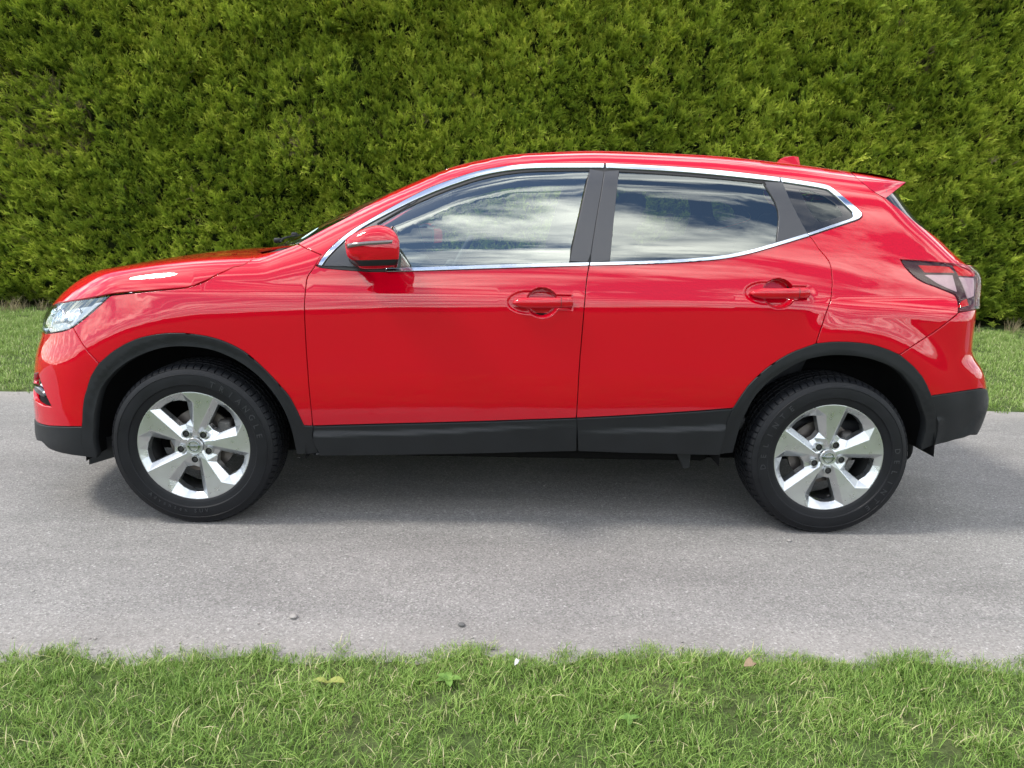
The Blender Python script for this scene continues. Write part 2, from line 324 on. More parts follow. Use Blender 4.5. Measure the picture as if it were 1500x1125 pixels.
# ------------------------------------------------------------------ foliage: instanced sprays and tufts
def leaf_mat(name, ramp, trans=0.25, rough=0.6, patch=0.0, pscale=0.7):
    m, t, o = new_mat(name)
    b = N(t, 'ShaderNodeBsdfPrincipled'); b.inputs['Roughness'].default_value = rough; b.inputs['Specular IOR Level'].default_value = 0.25
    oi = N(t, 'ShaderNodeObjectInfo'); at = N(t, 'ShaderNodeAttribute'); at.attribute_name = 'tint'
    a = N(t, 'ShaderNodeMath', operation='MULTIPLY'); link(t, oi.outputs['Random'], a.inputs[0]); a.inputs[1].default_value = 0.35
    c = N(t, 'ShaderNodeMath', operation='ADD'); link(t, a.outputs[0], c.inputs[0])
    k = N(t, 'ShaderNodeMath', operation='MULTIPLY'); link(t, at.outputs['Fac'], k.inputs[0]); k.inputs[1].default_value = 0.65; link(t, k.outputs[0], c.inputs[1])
    r = N(t, 'ShaderNodeValToRGB')
    if patch:      # slow drift of growth and colour over the plant
        ge = N(t, 'ShaderNodeNewGeometry'); pn = N(t, 'ShaderNodeTexNoise', i_Scale=pscale, i_Detail=4.0, i_Roughness=0.6); link(t, ge.outputs['Position'], pn.inputs['Vector'])
        pm = N(t, 'ShaderNodeMapRange'); link(t, pn.outputs['Fac'], pm.inputs[0]); pm.inputs[1].default_value = 0.3; pm.inputs[2].default_value = 0.7; pm.inputs[3].default_value = -patch; pm.inputs[4].default_value = patch
        pa = N(t, 'ShaderNodeMath', operation='ADD'); link(t, c.outputs[0], pa.inputs[0]); link(t, pm.outputs[0], pa.inputs[1]); link(t, pa.outputs[0], r.inputs[0])
    else: link(t, c.outputs[0], r.inputs[0])
    r.color_ramp.elements[0].position = ramp[0][0]; r.color_ramp.elements[0].color = (*ramp[0][1], 1)
    r.color_ramp.elements[1].position = ramp[-1][0]; r.color_ramp.elements[1].color = (*ramp[-1][1], 1)
    for p_, c_ in ramp[1:-1]:
        q = r.color_ramp.elements.new(p_); q.color = (*c_, 1)
    link(t, r.outputs[0], b.inputs['Base Color'])
    tl = N(t, 'ShaderNodeBsdfTranslucent'); link(t, r.outputs[0], tl.inputs[0])
    mx = N(t, 'ShaderNodeMixShader'); mx.inputs[0].default_value = trans; link(t, b.outputs[0], mx.inputs[1]); link(t, tl.outputs[0], mx.inputs[2])
    link(t, mx.outputs[0], o.inputs[0])
    return m
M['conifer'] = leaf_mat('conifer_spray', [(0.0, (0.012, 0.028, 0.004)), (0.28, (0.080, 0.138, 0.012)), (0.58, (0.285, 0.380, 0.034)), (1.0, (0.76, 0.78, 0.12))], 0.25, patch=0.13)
M['conifer_brown'] = leaf_mat('conifer_dead', [(0.0, (0.06, 0.045, 0.022)), (1.0, (0.20, 0.16, 0.09))], 0.1)
M['grass'] = leaf_mat('grass_blade', [(0.0, (0.062, 0.125, 0.018)), (0.4, (0.160, 0.270, 0.050)), (0.72, (0.29, 0.40, 0.10)), (0.9, (0.42, 0.43, 0.19)), (1.0, (0.52, 0.46, 0.27))], 0.3, patch=0.12, pscale=3.0)
M['grass_far'] = leaf_mat('grass_blade_mown', [(0.0, (0.12, 0.195, 0.04)), (0.5, (0.25, 0.36, 0.09)), (0.85, (0.42, 0.48, 0.21)), (1.0, (0.52, 0.50, 0.29))], 0.3)
M['straw'] = leaf_mat('dry_straw', [(0.0, (0.10, 0.085, 0.045)), (1.0, (0.36, 0.30, 0.17))], 0.2)
def src(name, V, Fc, tint, mat):
    me = bpy.data.meshes.new(name); me.from_pydata(V, [], Fc); me.materials.append(M[mat])
    at = me.attributes.new('tint', 'FLOAT', 'POINT'); at.data.foreach_set('value', np.array(tint, np.float32))
    me.polygons.foreach_set('use_smooth', [True] * len(me.polygons)); me.update()
    return bpy.data.objects.new(name, me)      # source for instancing only, never linked to the scene
def scatter(name, pts, rot, scl, idx, sources, parent=None):
    me = bpy.data.meshes.new(name); me.from_pydata([tuple(p) for p in pts], [], [])
    a = me.attributes.new('rot', 'FLOAT_VECTOR', 'POINT'); a.data.foreach_set('vector', np.array(rot, np.float32).ravel())
    a = me.attributes.new('scl', 'FLOAT', 'POINT'); a.data.foreach_set('value', np.array(scl, np.float32))
    a = me.attributes.new('idx', 'INT', 'POINT'); a.data.foreach_set('value', np.array(idx, np.int32))
    o = bpy.data.objects.new(name, me); COL.objects.link(o); o.parent = parent
    t = bpy.data.node_groups.new(name + '_scatter', 'GeometryNodeTree')
    t.interface.new_socket('Geometry', in_out='INPUT', socket_type='NodeSocketGeometry'); t.interface.new_socket('Geometry', in_out='OUTPUT', socket_type='NodeSocketGeometry')
    gi = t.nodes.new('NodeGroupInput'); go = t.nodes.new('NodeGroupOutput')
    mp = t.nodes.new('GeometryNodeMeshToPoints'); ip = t.nodes.new('GeometryNodeInstanceOnPoints')
    t.links.new(gi.outputs[0], mp.inputs[0]); t.links.new(mp.outputs[0], ip.inputs['Points'])
    jn = t.nodes.new('GeometryNodeJoinGeometry')
    for s in reversed(sources):
        oi = t.nodes.new('GeometryNodeObjectInfo'); oi.inputs['Object'].default_value = s; oi.inputs['As Instance'].default_value = True
        t.links.new(oi.outputs['Geometry'], jn.inputs[0])
    t.links.new(jn.outputs[0], ip.inputs['Instance']); ip.inputs['Pick Instance'].default_value = True
    def nat(n_, typ):
        q = t.nodes.new('GeometryNodeInputNamedAttribute'); q.data_type = typ; q.inputs['Name'].default_value = n_; return q.outputs['Attribute']
    t.links.new(nat('idx', 'INT'), ip.inputs['Instance Index'])
    er = t.nodes.new('FunctionNodeEulerToRotation'); t.links.new(nat('rot', 'FLOAT_VECTOR'), er.inputs[0]); t.links.new(er.outputs[0], ip.inputs['Rotation'])
    t.links.new(nat('scl', 'FLOAT'), ip.inputs['Scale']); t.links.new(ip.outputs[0], go.inputs[0])
    md = o.modifiers.new('scatter', 'NODES'); md.node_group = t
    tag(o, kind='stuff')
    return o
def leaflet(V, Fc, T, p, d, w, L, nrm, t0, t1):
    """thin pointed leaf from p along d"""
    s_ = d.cross(nrm).normalized() * w * 0.5; k = len(V)
    V += [p - s_ * 0.5, p + s_ * 0.5, p + d * L * 0.45 + s_ + nrm * L * 0.05, p + d * L * 0.45 - s_ + nrm * L * 0.05, p + d * L]
    T += [t0, t0, (t0 + t1) / 2, (t0 + t1) / 2, t1]
    Fc += [(k, k + 1, k + 2, k + 3), (k + 3, k + 2, k + 4)]
def make_spray(name, seed, L=0.2, mat='conifer', dens=7):
    """a tuft of stiff feathery shoots fanning out from one twig"""
    rr = random.Random(seed); V = []; Fc = []; T = []
    for i in range(dens):
        a = rr.uniform(0, 6.283); c = math.tan(R(rr.uniform(4, 42))); d = Vector((c * math.cos(a), c * 0.55 * math.sin(a), 1)).normalized()
        l = L * rr.uniform(.55, 1.1); p = Vector((rr.uniform(-.2, .2) * L, rr.uniform(-.1, .1) * L, rr.uniform(-.1, .25) * L))
        nrm = Vector((rr.uniform(-.5, .5), 1, rr.uniform(-.5, .5))).normalized(); hi = rr.uniform(.7, 1.0)
        leaflet(V, Fc, T, p, d, 0.0085, l, nrm, 0.0, hi)  # paler new growth, with shaded base and lit tip also put into the tint
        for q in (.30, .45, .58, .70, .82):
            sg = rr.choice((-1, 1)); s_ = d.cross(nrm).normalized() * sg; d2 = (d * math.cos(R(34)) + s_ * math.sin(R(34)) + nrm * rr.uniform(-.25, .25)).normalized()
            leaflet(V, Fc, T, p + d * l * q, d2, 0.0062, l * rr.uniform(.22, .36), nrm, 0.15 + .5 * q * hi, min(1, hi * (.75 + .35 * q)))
    return src(name, V, Fc, T, mat)
sprays = [make_spray('conifer_spray', 40 + i, L=random.Random(i).uniform(.10, .17)) for i in range(7)] + [make_spray('conifer_spray_dead', 90, 0.16, 'conifer_brown', 5)]

hedge = empty('hedge', (1.5, 5.9, 0)); tag(hedge, 'tall clipped dark green conifer hedge behind the red car', 'hedge')
HX0, HX1, HZ = -10.5, 13.5, 5.6
def hedge_y(x, z):
    y = 5.86 + 0.17 * nz(x * 0.9, z * 1.0, 2) + 0.13 * nz2(x * 2.6, z * 2.9, 3) + 0.02 * z
    # deeper pockets where the inner dark shows
    pk = nz2(x * 1.7 + 31, z * 2.1 + 7, 2)
    return y + 0.5 * np.clip(pk - 0.30, 0, 1)
nx_, nz_n = 190, 50
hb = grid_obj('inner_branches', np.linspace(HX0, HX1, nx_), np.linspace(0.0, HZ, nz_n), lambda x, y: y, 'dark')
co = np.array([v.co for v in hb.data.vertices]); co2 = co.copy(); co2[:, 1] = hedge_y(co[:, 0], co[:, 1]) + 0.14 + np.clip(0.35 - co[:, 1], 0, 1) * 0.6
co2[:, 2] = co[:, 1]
# close the hedge with a top and a back so that it is a solid body
me_ = bpy.data.meshes.new('inner_branches')
back = co2.copy(); back[:, 1] = 7.5
idx_ = np.arange(nx_ * nz_n).reshape(nx_, nz_n)
def quads(i): return np.stack([i[:-1, :-1], i[1:, :-1], i[1:, 1:], i[:-1, 1:]], -1).reshape(-1, 4)
K = nx_ * nz_n
top = np.stack([idx_[:-1, -1], idx_[1:, -1], idx_[1:, -1] + K, idx_[:-1, -1] + K], -1)
sides = [np.stack([idx_[e, :-1], idx_[e, 1:], idx_[e, 1:] + K, idx_[e, :-1] + K], -1) for e in (0, -1)]
FF = np.concatenate([quads(idx_), quads(idx_)[:, ::-1] + K, top] + sides)
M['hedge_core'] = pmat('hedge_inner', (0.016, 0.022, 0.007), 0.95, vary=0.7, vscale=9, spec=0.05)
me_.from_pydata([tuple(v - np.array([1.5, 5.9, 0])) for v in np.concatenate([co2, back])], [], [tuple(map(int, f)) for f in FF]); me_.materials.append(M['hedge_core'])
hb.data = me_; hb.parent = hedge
def hedge_points(n, seed, depth=0.0, smin_=.75, smax_=1.25, dead=0.012):
    g = np.random.default_rng(seed)
    x = g.uniform(HX0, HX1, n); z = 0.10 + (HZ - 0.05) * g.random(n)
    y = hedge_y(x, z) + depth + g.normal(0, 0.028, n) + np.clip(0.35 - z, 0, 1) * 0.5
    slant = 0.75 * nz(x * 0.35 + 9, z * 0.4, 2) + 0.22 * (x - 1.0) / 6 + g.normal(0, .34, n)
    upw = 0.62 + 0.35 * nz2(x * .8, z * .8 + 3, 2) + g.normal(0, .30, n)
    D = np.stack([slant, -0.80 + g.normal(0, .18, n), upw], 1); D /= np.linalg.norm(D, axis=1)[:, None]
    rot = np.zeros((n, 3))
    for i in range(n):
        q = Vector(D[i]).to_track_quat('Z', 'Y'); e = (q @ Euler((0, 0, g.uniform(-1.2, 1.2))).to_quaternion()).to_euler(); rot[i] = e
    s = g.uniform(smin_, smax_, n); idx = g.integers(0, 7, n); idx[g.random(n) < np.where(nz(x * .8 + 40, z * .9, 3) > .34, .16, dead * .5)] = 7
    return np.stack([x - 1.5, y - 5.9, z], 1), rot, s, idx
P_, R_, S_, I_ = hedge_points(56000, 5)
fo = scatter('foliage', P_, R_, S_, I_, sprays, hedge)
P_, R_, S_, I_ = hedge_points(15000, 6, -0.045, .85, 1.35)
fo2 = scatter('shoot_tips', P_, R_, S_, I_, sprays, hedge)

# ------------------------------------------------------------------ grass
def make_tuft(name, seed, n, rad, h0, h1, w, mat, lean=0.6, straw=0.12):
    rr = random.Random(seed); V = []; Fc = []; T = []
    for i in range(n):
        a = rr.uniform(0, 6.283); r0 = rad * math.sqrt(rr.random()); p = Vector((r0 * math.cos(a), r0 * math.sin(a), -0.005))
        h = rr.uniform(h0, h1); b = rr.uniform(0, 6.283); ln = rr.uniform(0.1, lean) * h; ld = Vector((math.cos(b), math.sin(b), 0)) * ln
        wd = Vector((-math.sin(b + rr.uniform(-.7, .7)), math.cos(b), 0)) * w * rr.uniform(.6, 1.2) * .5
        ti = rr.random() * 0.75
        if rr.random() < straw: ti = rr.uniform(1.1, 1.7)
        k = len(V); nseg = 3
        for s in range(nseg):
            t = s / nseg; c = p + ld * (t * t) + Vector((0, 0, h * (t - 0.22 * t * t * (ln / h))))
            V += [c - wd * (1 - 0.5 * t), c + wd * (1 - 0.5 * t)]; T += [ti * (0.6 + .4 * t)] * 2
        V.append(p + ld + Vector((0, 0, h * (1 - 0.22 * (ln / h))))); T.append(ti)
        for s in range(nseg - 1): Fc.append((k + 2 * s, k + 2 * s + 1, k + 2 * s + 3, k + 2 * s + 2))
        Fc.append((k + 2 * nseg - 2, k + 2 * nseg - 1, k + 2 * nseg))
    return src(name, V, Fc, T, mat)
tn = [make_tuft('grass_tuft', 100 + i, 52, .05, .012, .042, .0026, 'grass', 1.4, .11) for i in range(6)] + [make_tuft('grass_tuft_long', 120 + i, 22, .035, .025, .065, .0026, 'grass', 1.2, .2) for i in range(3)]
tf = [make_tuft('mown_tuft', 140 + i, 34, .075, .02, .055, .0062, 'grass_far', .9, .10) for i in range(6)] + [make_tuft('straw_tuft', 150 + i, 16, .05, .08, .26, .006, 'straw', .8, .3) for i in range(3)]
def grass_pts(n, x0, x1, y0, y1, zf, seed, keep=None):
    g = np.random.default_rng(seed); x = g.uniform(x0, x1, n); y = g.uniform(y0, y1, n)
    if keep is not None: k = keep(x, y, g); x, y = x[k], y[k]
    n = len(x); z = zf(x, y)
    rot = np.stack([g.normal(0, .12, n), g.normal(0, .12, n), g.uniform(0, 6.28, n)], 1)
    return x, y, z, rot, g
x, y, z, rot, g = grass_pts(13500, -3.2, 5.6, -4.0, -1.83, vnear_z, 21, lambda x, y, g: (near_edge(x) - y > -0.055 + 0.085 * g.random(len(x)) ** .6) & (g.random(len(x)) < np.where(y > -2.75, 1.0, 0.45)))
d = near_edge(x) - y; sc_ = (0.72 + 0.45 * g.random(len(x)) + 0.25 * nz(x * 3, y * 3)) * np.clip(0.55 + d * 4, 0.40, 1)
gi = g.integers(0, 6, len(x)); lg = (g.random(len(x)) < 0.10 + 0.35 * np.clip(nz2(x * 2, y * 2), 0, 1)); gi[lg] = g.integers(6, 9, lg.sum())
gn = scatter('near_grass', np.stack([x, y, z], 1), rot, sc_, gi, tn); tag(gn, 'rough green verge grass in front of the lane', 'grass')
x, y, z, rot, g = grass_pts(17500, -8.0, 11.0, 1.36, 5.95, vfar_z, 22, lambda x, y, g: (y - far_edge(x) > 0.02 * g.random(len(x))) & ((y < 5.55 + .2 * nz(x * 2, y)) | (g.random(len(x)) < .35)))
sc_ = 0.62 + 0.5 * g.random(len(x)) + 0.3 * nz(x * 1.5, y * 1.5)
gi = g.integers(0, 6, len(x)); lg = g.random(len(x)) < np.clip((y - 5.15) * 0.55, 0.0, .75); gi[lg] = g.integers(6, 9, lg.sum())
gf = scatter('far_grass', np.stack([x, y, z], 1), rot, sc_, gi, tf); tag(gf, 'mown green grass between the lane and the hedge', 'grass')

x, y, z, rot, g = grass_pts(3600, -3.2, 5.6, -2.05, -1.70, vnear_z, 25, lambda x, y, g: (near_edge(x) - y > -0.045 + 0.03 * g.random(len(x)) ** 2) & (near_edge(x) - y < 0.06))
ge_ = scatter('edge_grass', np.stack([x, y, np.maximum(z, 0)], 1), rot + np.stack([0 * x - .25, 0 * x, 0 * x], 1), 0.35 + 0.5 * g.random(len(x)), g.integers(0, 9, len(x)), tn); tag(ge_, 'short ragged grass creeping over the near lane edge', 'grass')
# loose grit along the lane edges
def grit_src(name, seed, mat):
    rr = random.Random(seed); bm = bmesh.new(); bmesh.ops.create_icosphere(bm, subdivisions=1, radius=1)
    for v in bm.verts: v.co *= rr.uniform(.65, 1.1); v.co.z *= .6
    me = bpy.data.meshes.new(name); bm.to_mesh(me); bm.free(); me.materials.append(M[mat]); return bpy.data.objects.new(name, me)
M['stone'] = pmat('grit_stone', (0.24, 0.225, 0.21), 0.9, vary=0.5, vscale=60)
M['stone_dark'] = pmat('grit_stone_dark', (0.09, 0.088, 0.085), 0.9, vary=0.4, vscale=60)
gs = [grit_src('grit', 1, 'stone'), grit_src('grit', 2, 'stone'), grit_src('grit', 3, 'stone')]
g = np.random.default_rng(31); n = 2200
x = g.uniform(-3, 5.5, n); y = near_edge(x) + np.abs(g.normal(0, .07, n)) - .02
xf = g.uniform(-6, 9, 900); yf_ = far_edge(xf) - np.abs(g.normal(0, .07, 900)) + .02
xr = g.uniform(-3, 6, 380); yr_ = g.uniform(-1.8, 1.3, 380)
X = np.concatenate([x, xf, xr]); Y = np.concatenate([y, yf_, yr_]); n = len(X)
S = np.abs(g.normal(0, .0022, n)) + .0014
gr = scatter('grit', np.stack([X, Y, S * .3], 1), np.stack([g.normal(0, .3, n), g.normal(0, .3, n), g.uniform(0, 6.3, n)], 1), S, g.integers(0, 3, n), gs)
tag(gr, 'loose grit scattered along the lane edges', 'grit')

# single pebbles on the lane
def pebble(x, y, r, mat, label):
    rr = random.Random(int(x * 1000)); bm = bmesh.new(); bmesh.ops.create_icosphere(bm, subdivisions=2, radius=r)
    for v in bm.verts: v.co *= 1 + .18 * math.sin(v.co.x * 300 + rr.random() * 6) * math.cos(v.co.y * 260); v.co.z *= .6
    me = bpy.data.meshes.new('pebble'); bm.to_mesh(me); bm.free(); me.materials.append(M[mat]); me.polygons.foreach_set('use_smooth', [True] * len(me.polygons))
    o = bpy.data.objects.new('pebble', me); COL.objects.link(o); o.location = (x, y, r * .45); tag(o, label, 'pebble', 'pebbles on the lane')
pebble(1.148, -1.68, .011, 'stone_dark', 'dark pebble on the lane near the grass, below the front door')
pebble(2.476, -0.977, .010, 'stone', 'pale pebble on the lane in front of the rear tyre')
pebble(0.60, -1.644, .013, 'stone', 'pale pebble on the lane near the verge, right of the front wheel')

# broad-leaved weeds in the near verge
M['weed'] = leaf_mat('weed_leaf', [(0.0, (0.07, 0.15, 0.03)), (1.0, (0.17, 0.29, 0.06))], 0.25)
M['weed_yellow'] = leaf_mat('weed_leaf_yellow', [(0.0, (0.20, 0.24, 0.05)), (1.0, (0.36, 0.36, 0.11))], 0.25)
def weed(x, y, n, L, label, mat='weed'):
    rr = random.Random(int(x * 777)); e = empty('weed', (x, y, float(vnear_z(np.array([x]), np.array([y]))[0]))); tag(e, label, 'weed', 'weeds in the near verge')
    for i in range(n):
        a = 6.28 * i / n + rr.uniform(-.4, .4); V = []; Fc = []; l = L * rr.uniform(.75, 1.15); m_ = 6
        for s in range(m_ + 1):
            t = s / m_; w = l * .26 * math.sin(math.pi * min(1, t * .93 + .07)) ** .8 + .001; c = Vector((math.cos(a), math.sin(a), 0)) * (l * t) + Vector((0, 0, .016 + l * (.55 * t - .45 * t * t)))
            sd_ = Vector((-math.sin(a), math.cos(a), 0)) * w
            V += [c - sd_ + Vector((0, 0, w * .35)), c, c + sd_ + Vector((0, 0, w * .35))]
            if s: k = 3 * s; Fc += [(k - 3, k - 2, k + 1, k), (k - 2, k - 1, k + 2, k + 1)]
        o = mk('leaf', V, Fc, mat, e); at = o.data.attributes.new('tint', 'FLOAT', 'POINT'); at.data.foreach_set('value', np.random.default_rng(i).random(len(V)).astype(np.float32))
weed(1.127, -2.04, 5, .038, 'broad-leaved green weed in the near verge, below the middle of the front door')
weed(0.801, -2.05, 2, .045, 'yellowing broad leaf in the near verge, right of the front wheel', 'weed_yellow')
weed(1.60, -2.20, 4, .032, 'low broad-leaved weed in the near verge, below the rear door')

# litter lying in the near verge
M['dry_leaf'] = pmat('dry_leaf', (0.20, 0.14, 0.085), 0.85, vary=0.3, vscale=60)
M['pale_litter'] = pmat('pale_litter', (0.45, 0.45, 0.44), 0.8, vary=0.2, vscale=60)
def litter(name, x, y, L, w, mat, label, cat, turn):
    V = []; Fc = []; m_ = 7
    for s in range(m_ + 1):
        t = s / m_; ww = w * math.sin(math.pi * (t * .92 + .04)); cz = .012 * math.sin(3.0 * t) + .004 * math.cos(9 * t)
        V += [(L * (t - .5), -ww, cz + ww * .5), (L * (t - .5), 0, cz), (L * (t - .5), ww, cz + ww * .6)]
        if s: k = 3 * s; Fc += [(k - 3, k - 2, k + 1, k), (k - 2, k - 1, k + 2, k + 1)]
    o = mk(name, V, Fc, mat, loc=(x, y, float(vnear_z(np.array([x]), np.array([y]))[0]) + .026)); o.rotation_euler = (.2, .15, turn); tag(o, label, cat)
    sm = o.modifiers.new('thickness', 'SOLIDIFY'); sm.thickness = .0008
litter('dry_leaf', 1.982, -1.967, .045, .014, 'dry_leaf', 'curled brown dry leaf lying in the near verge below the rear door', 'leaf', .5)
litter('feather', 1.316, -1.958, .026, .006, 'pale_litter', 'tiny white feather in the near verge below the middle of the car', 'feather', 1.2)

# ------------------------------------------------------------------ car: body surface and panel lines (metres)
# ---------- body surface (car coordinates: x rearwards from front axle, y across, z up) ----------
def smooth_table(xs, ys, sig=0.02, lo=None, hi=None):
    """PCHIP through the knots, blurred; returns a fast evaluator."""
    x=np.array(xs,float); y=np.array(ys,float); h=np.diff(x); d=np.diff(y)/h
    m=np.zeros_like(x); m[0]=d[0]; m[-1]=d[-1]
    for i in range(1,len(x)-1):
        if d[i-1]*d[i]>0:
            w1=2*h[i]+h[i-1]; w2=h[i]+2*h[i-1]; m[i]=(w1+w2)/(w1/d[i-1]+w2/d[i])
    st=0.001; a=x[0]-0.6; b=x[-1]+0.6
    g=np.arange(a,b,st); gc=np.clip(g,x[0],x[-1])
    i=np.clip(np.searchsorted(x,gc)-1,0,len(x)-2); t=(gc-x[i])/h[i]
    v=((1+2*t)*(1-t)**2*y[i]+t*(1-t)**2*h[i]*m[i]+t*t*(3-2*t)*y[i+1]+t*t*(t-1)*h[i]*m[i+1])
    v=np.where(g<x[0],y[0]+m[0]*(g-x[0]),np.where(g>x[-1],y[-1]+m[-1]*(g-x[-1]),v))
    if sig>0:
        n=int(4*sig/st); k=np.exp(-0.5*(np.arange(-n,n+1)*st/sig)**2); k/=k.sum()
        v=np.convolve(np.pad(v,n,mode='reflect',reflect_type='odd'),k,mode='valid')
    return lambda q: np.interp(q,g,v)
def smax(a,b,k):
    h=np.maximum(k-np.abs(a-b),0)/k
    return np.maximum(a,b)+h*h*k*0.25
def smin(a,b,k): return -smax(-a,-b,k)
def sstep(t):
    t=np.clip(t,0,1); return t*t*t*(t*(6*t-15)+10)
T_zs=smooth_table([-.9,-.6,-.42,-.31,-.15,0.0,.3,0.5,.9,1.6,2.4,3.4],[.60,.66,.74,.805,.865,.895,.92,.932,.955,0.972,0.995,1.005],.05)
T_low=smooth_table([-.75,-.66,-.60,-.505,-.46,-.40,-.32,-.15,-.03,.0,.04,.10,.20,.40],
                   [-.085,-.048,-.036,-.020,-.010,-.003,0,-.002,-.005,-.008,-.016,-.030,-.058,-.14],.012)
T_w0=smooth_table([-.95,-.85,-.75,-.65,-.5,-.3,0,.5,1.5,2.6,2.9,3.1,3.25,3.35,3.5],
                  [.69,.76,.81,.842,.870,.889,.897,.895,.895,.895,.889,.875,.851,.826,.76],.05)
T_wu=smooth_table([0.2,.5,.8,1.6,2.2,2.6,3.0,3.3,3.5],[.835,.845,.852,.858,.857,.842,.805,.755,.70],.06)
T_hc=smooth_table([-.95,-.84,-.78,-.70,-.55,-.35,-.1,.05,.12,.18,.30,.45,.62,.80,.95,1.10,1.25,1.38,1.70,2.1,2.5,2.8,3.0,3.2],
                  [.72,.84,.905,.95,1.02,1.066,1.102,1.114,1.12,1.144,1.199,1.282,1.366,1.443,1.506,1.547,1.576,1.588,1.606,1.60,1.573,1.543,1.525,1.50],.018)
T_crown=smooth_table([-.9,-.4,.05,.3,.6,1.2,1.6,3.0],[.10,.07,.025,.02,.045,.07,.09,.09],.08)
T_wk=smooth_table([0.0,.3,1.2,1.5,2],[.10,.26,.22,.0,.0],.08)
T_xf=smooth_table([.15,.24,.30,.36,.45,.55,.65,.75,.82,.90,1.0],[-.786,-.83,-.912,-.906,-.906,-.893,-.876,-.837,-.822,-.761,-.666],.015)
T_xr=smooth_table([.15,.28,.36,.47,.57,.61,.70,.78,.92,1.10,1.16,1.25,1.35,1.47,1.6],
                  [3.25,3.34,3.385,3.44,3.457,3.457,3.435,3.382,3.393,3.411,3.337,3.25,3.145,3.06,2.95],.015)
T_kr=smooth_table([.9,1.15,1.3,1.6],[.13,.16,.22,.26],.05)
WHEELS=(0.0,2.646); 
def W(x,z):
    lo=T_w0(x)+T_low(z-T_zs(x))
    for cx in WHEELS:
        r=np.hypot(x-cx,(z-0.345)); wt=1-sstep((x+0.16)/0.22) if cx<1 else sstep((x-2.42)/0.24)
        lo=lo+(0.004 if cx<1 else 0.013)*wt*sstep((0.66-r)/0.16)
    up=T_wu(x)-0.46*(z-1.1)-0.12*(z-1.1)**2
    up=up+np.maximum(0,1.0-z)*0.6
    return smin(lo,up,0.05)
def H(x,y):
    xs=x-T_wk(x)*y*y
    return T_hc(xs)-T_crown(x)*y*y
EXTRA=[]   # local features: fn(x,y,z)->added inside depth
def F(x,y,z):
    y=np.abs(y)
    side=y-W(x,z)
    top=(z-H(x,y))*0.9
    front=(T_xf(z)+0.24*(y/0.8)**3.2)-x
    rear=x-(T_xr(z)-T_kr(z)*(y/0.75)**2.6)
    kt=0.085+0.045*sstep((x-0.2)/0.5)
    f=smax(side,top,kt)
    f=smax(f,front*0.9,0.10)
    f=smax(f,rear*0.9,0.09)
    for e in EXTRA: f=f+e(x,y,z)
    return f
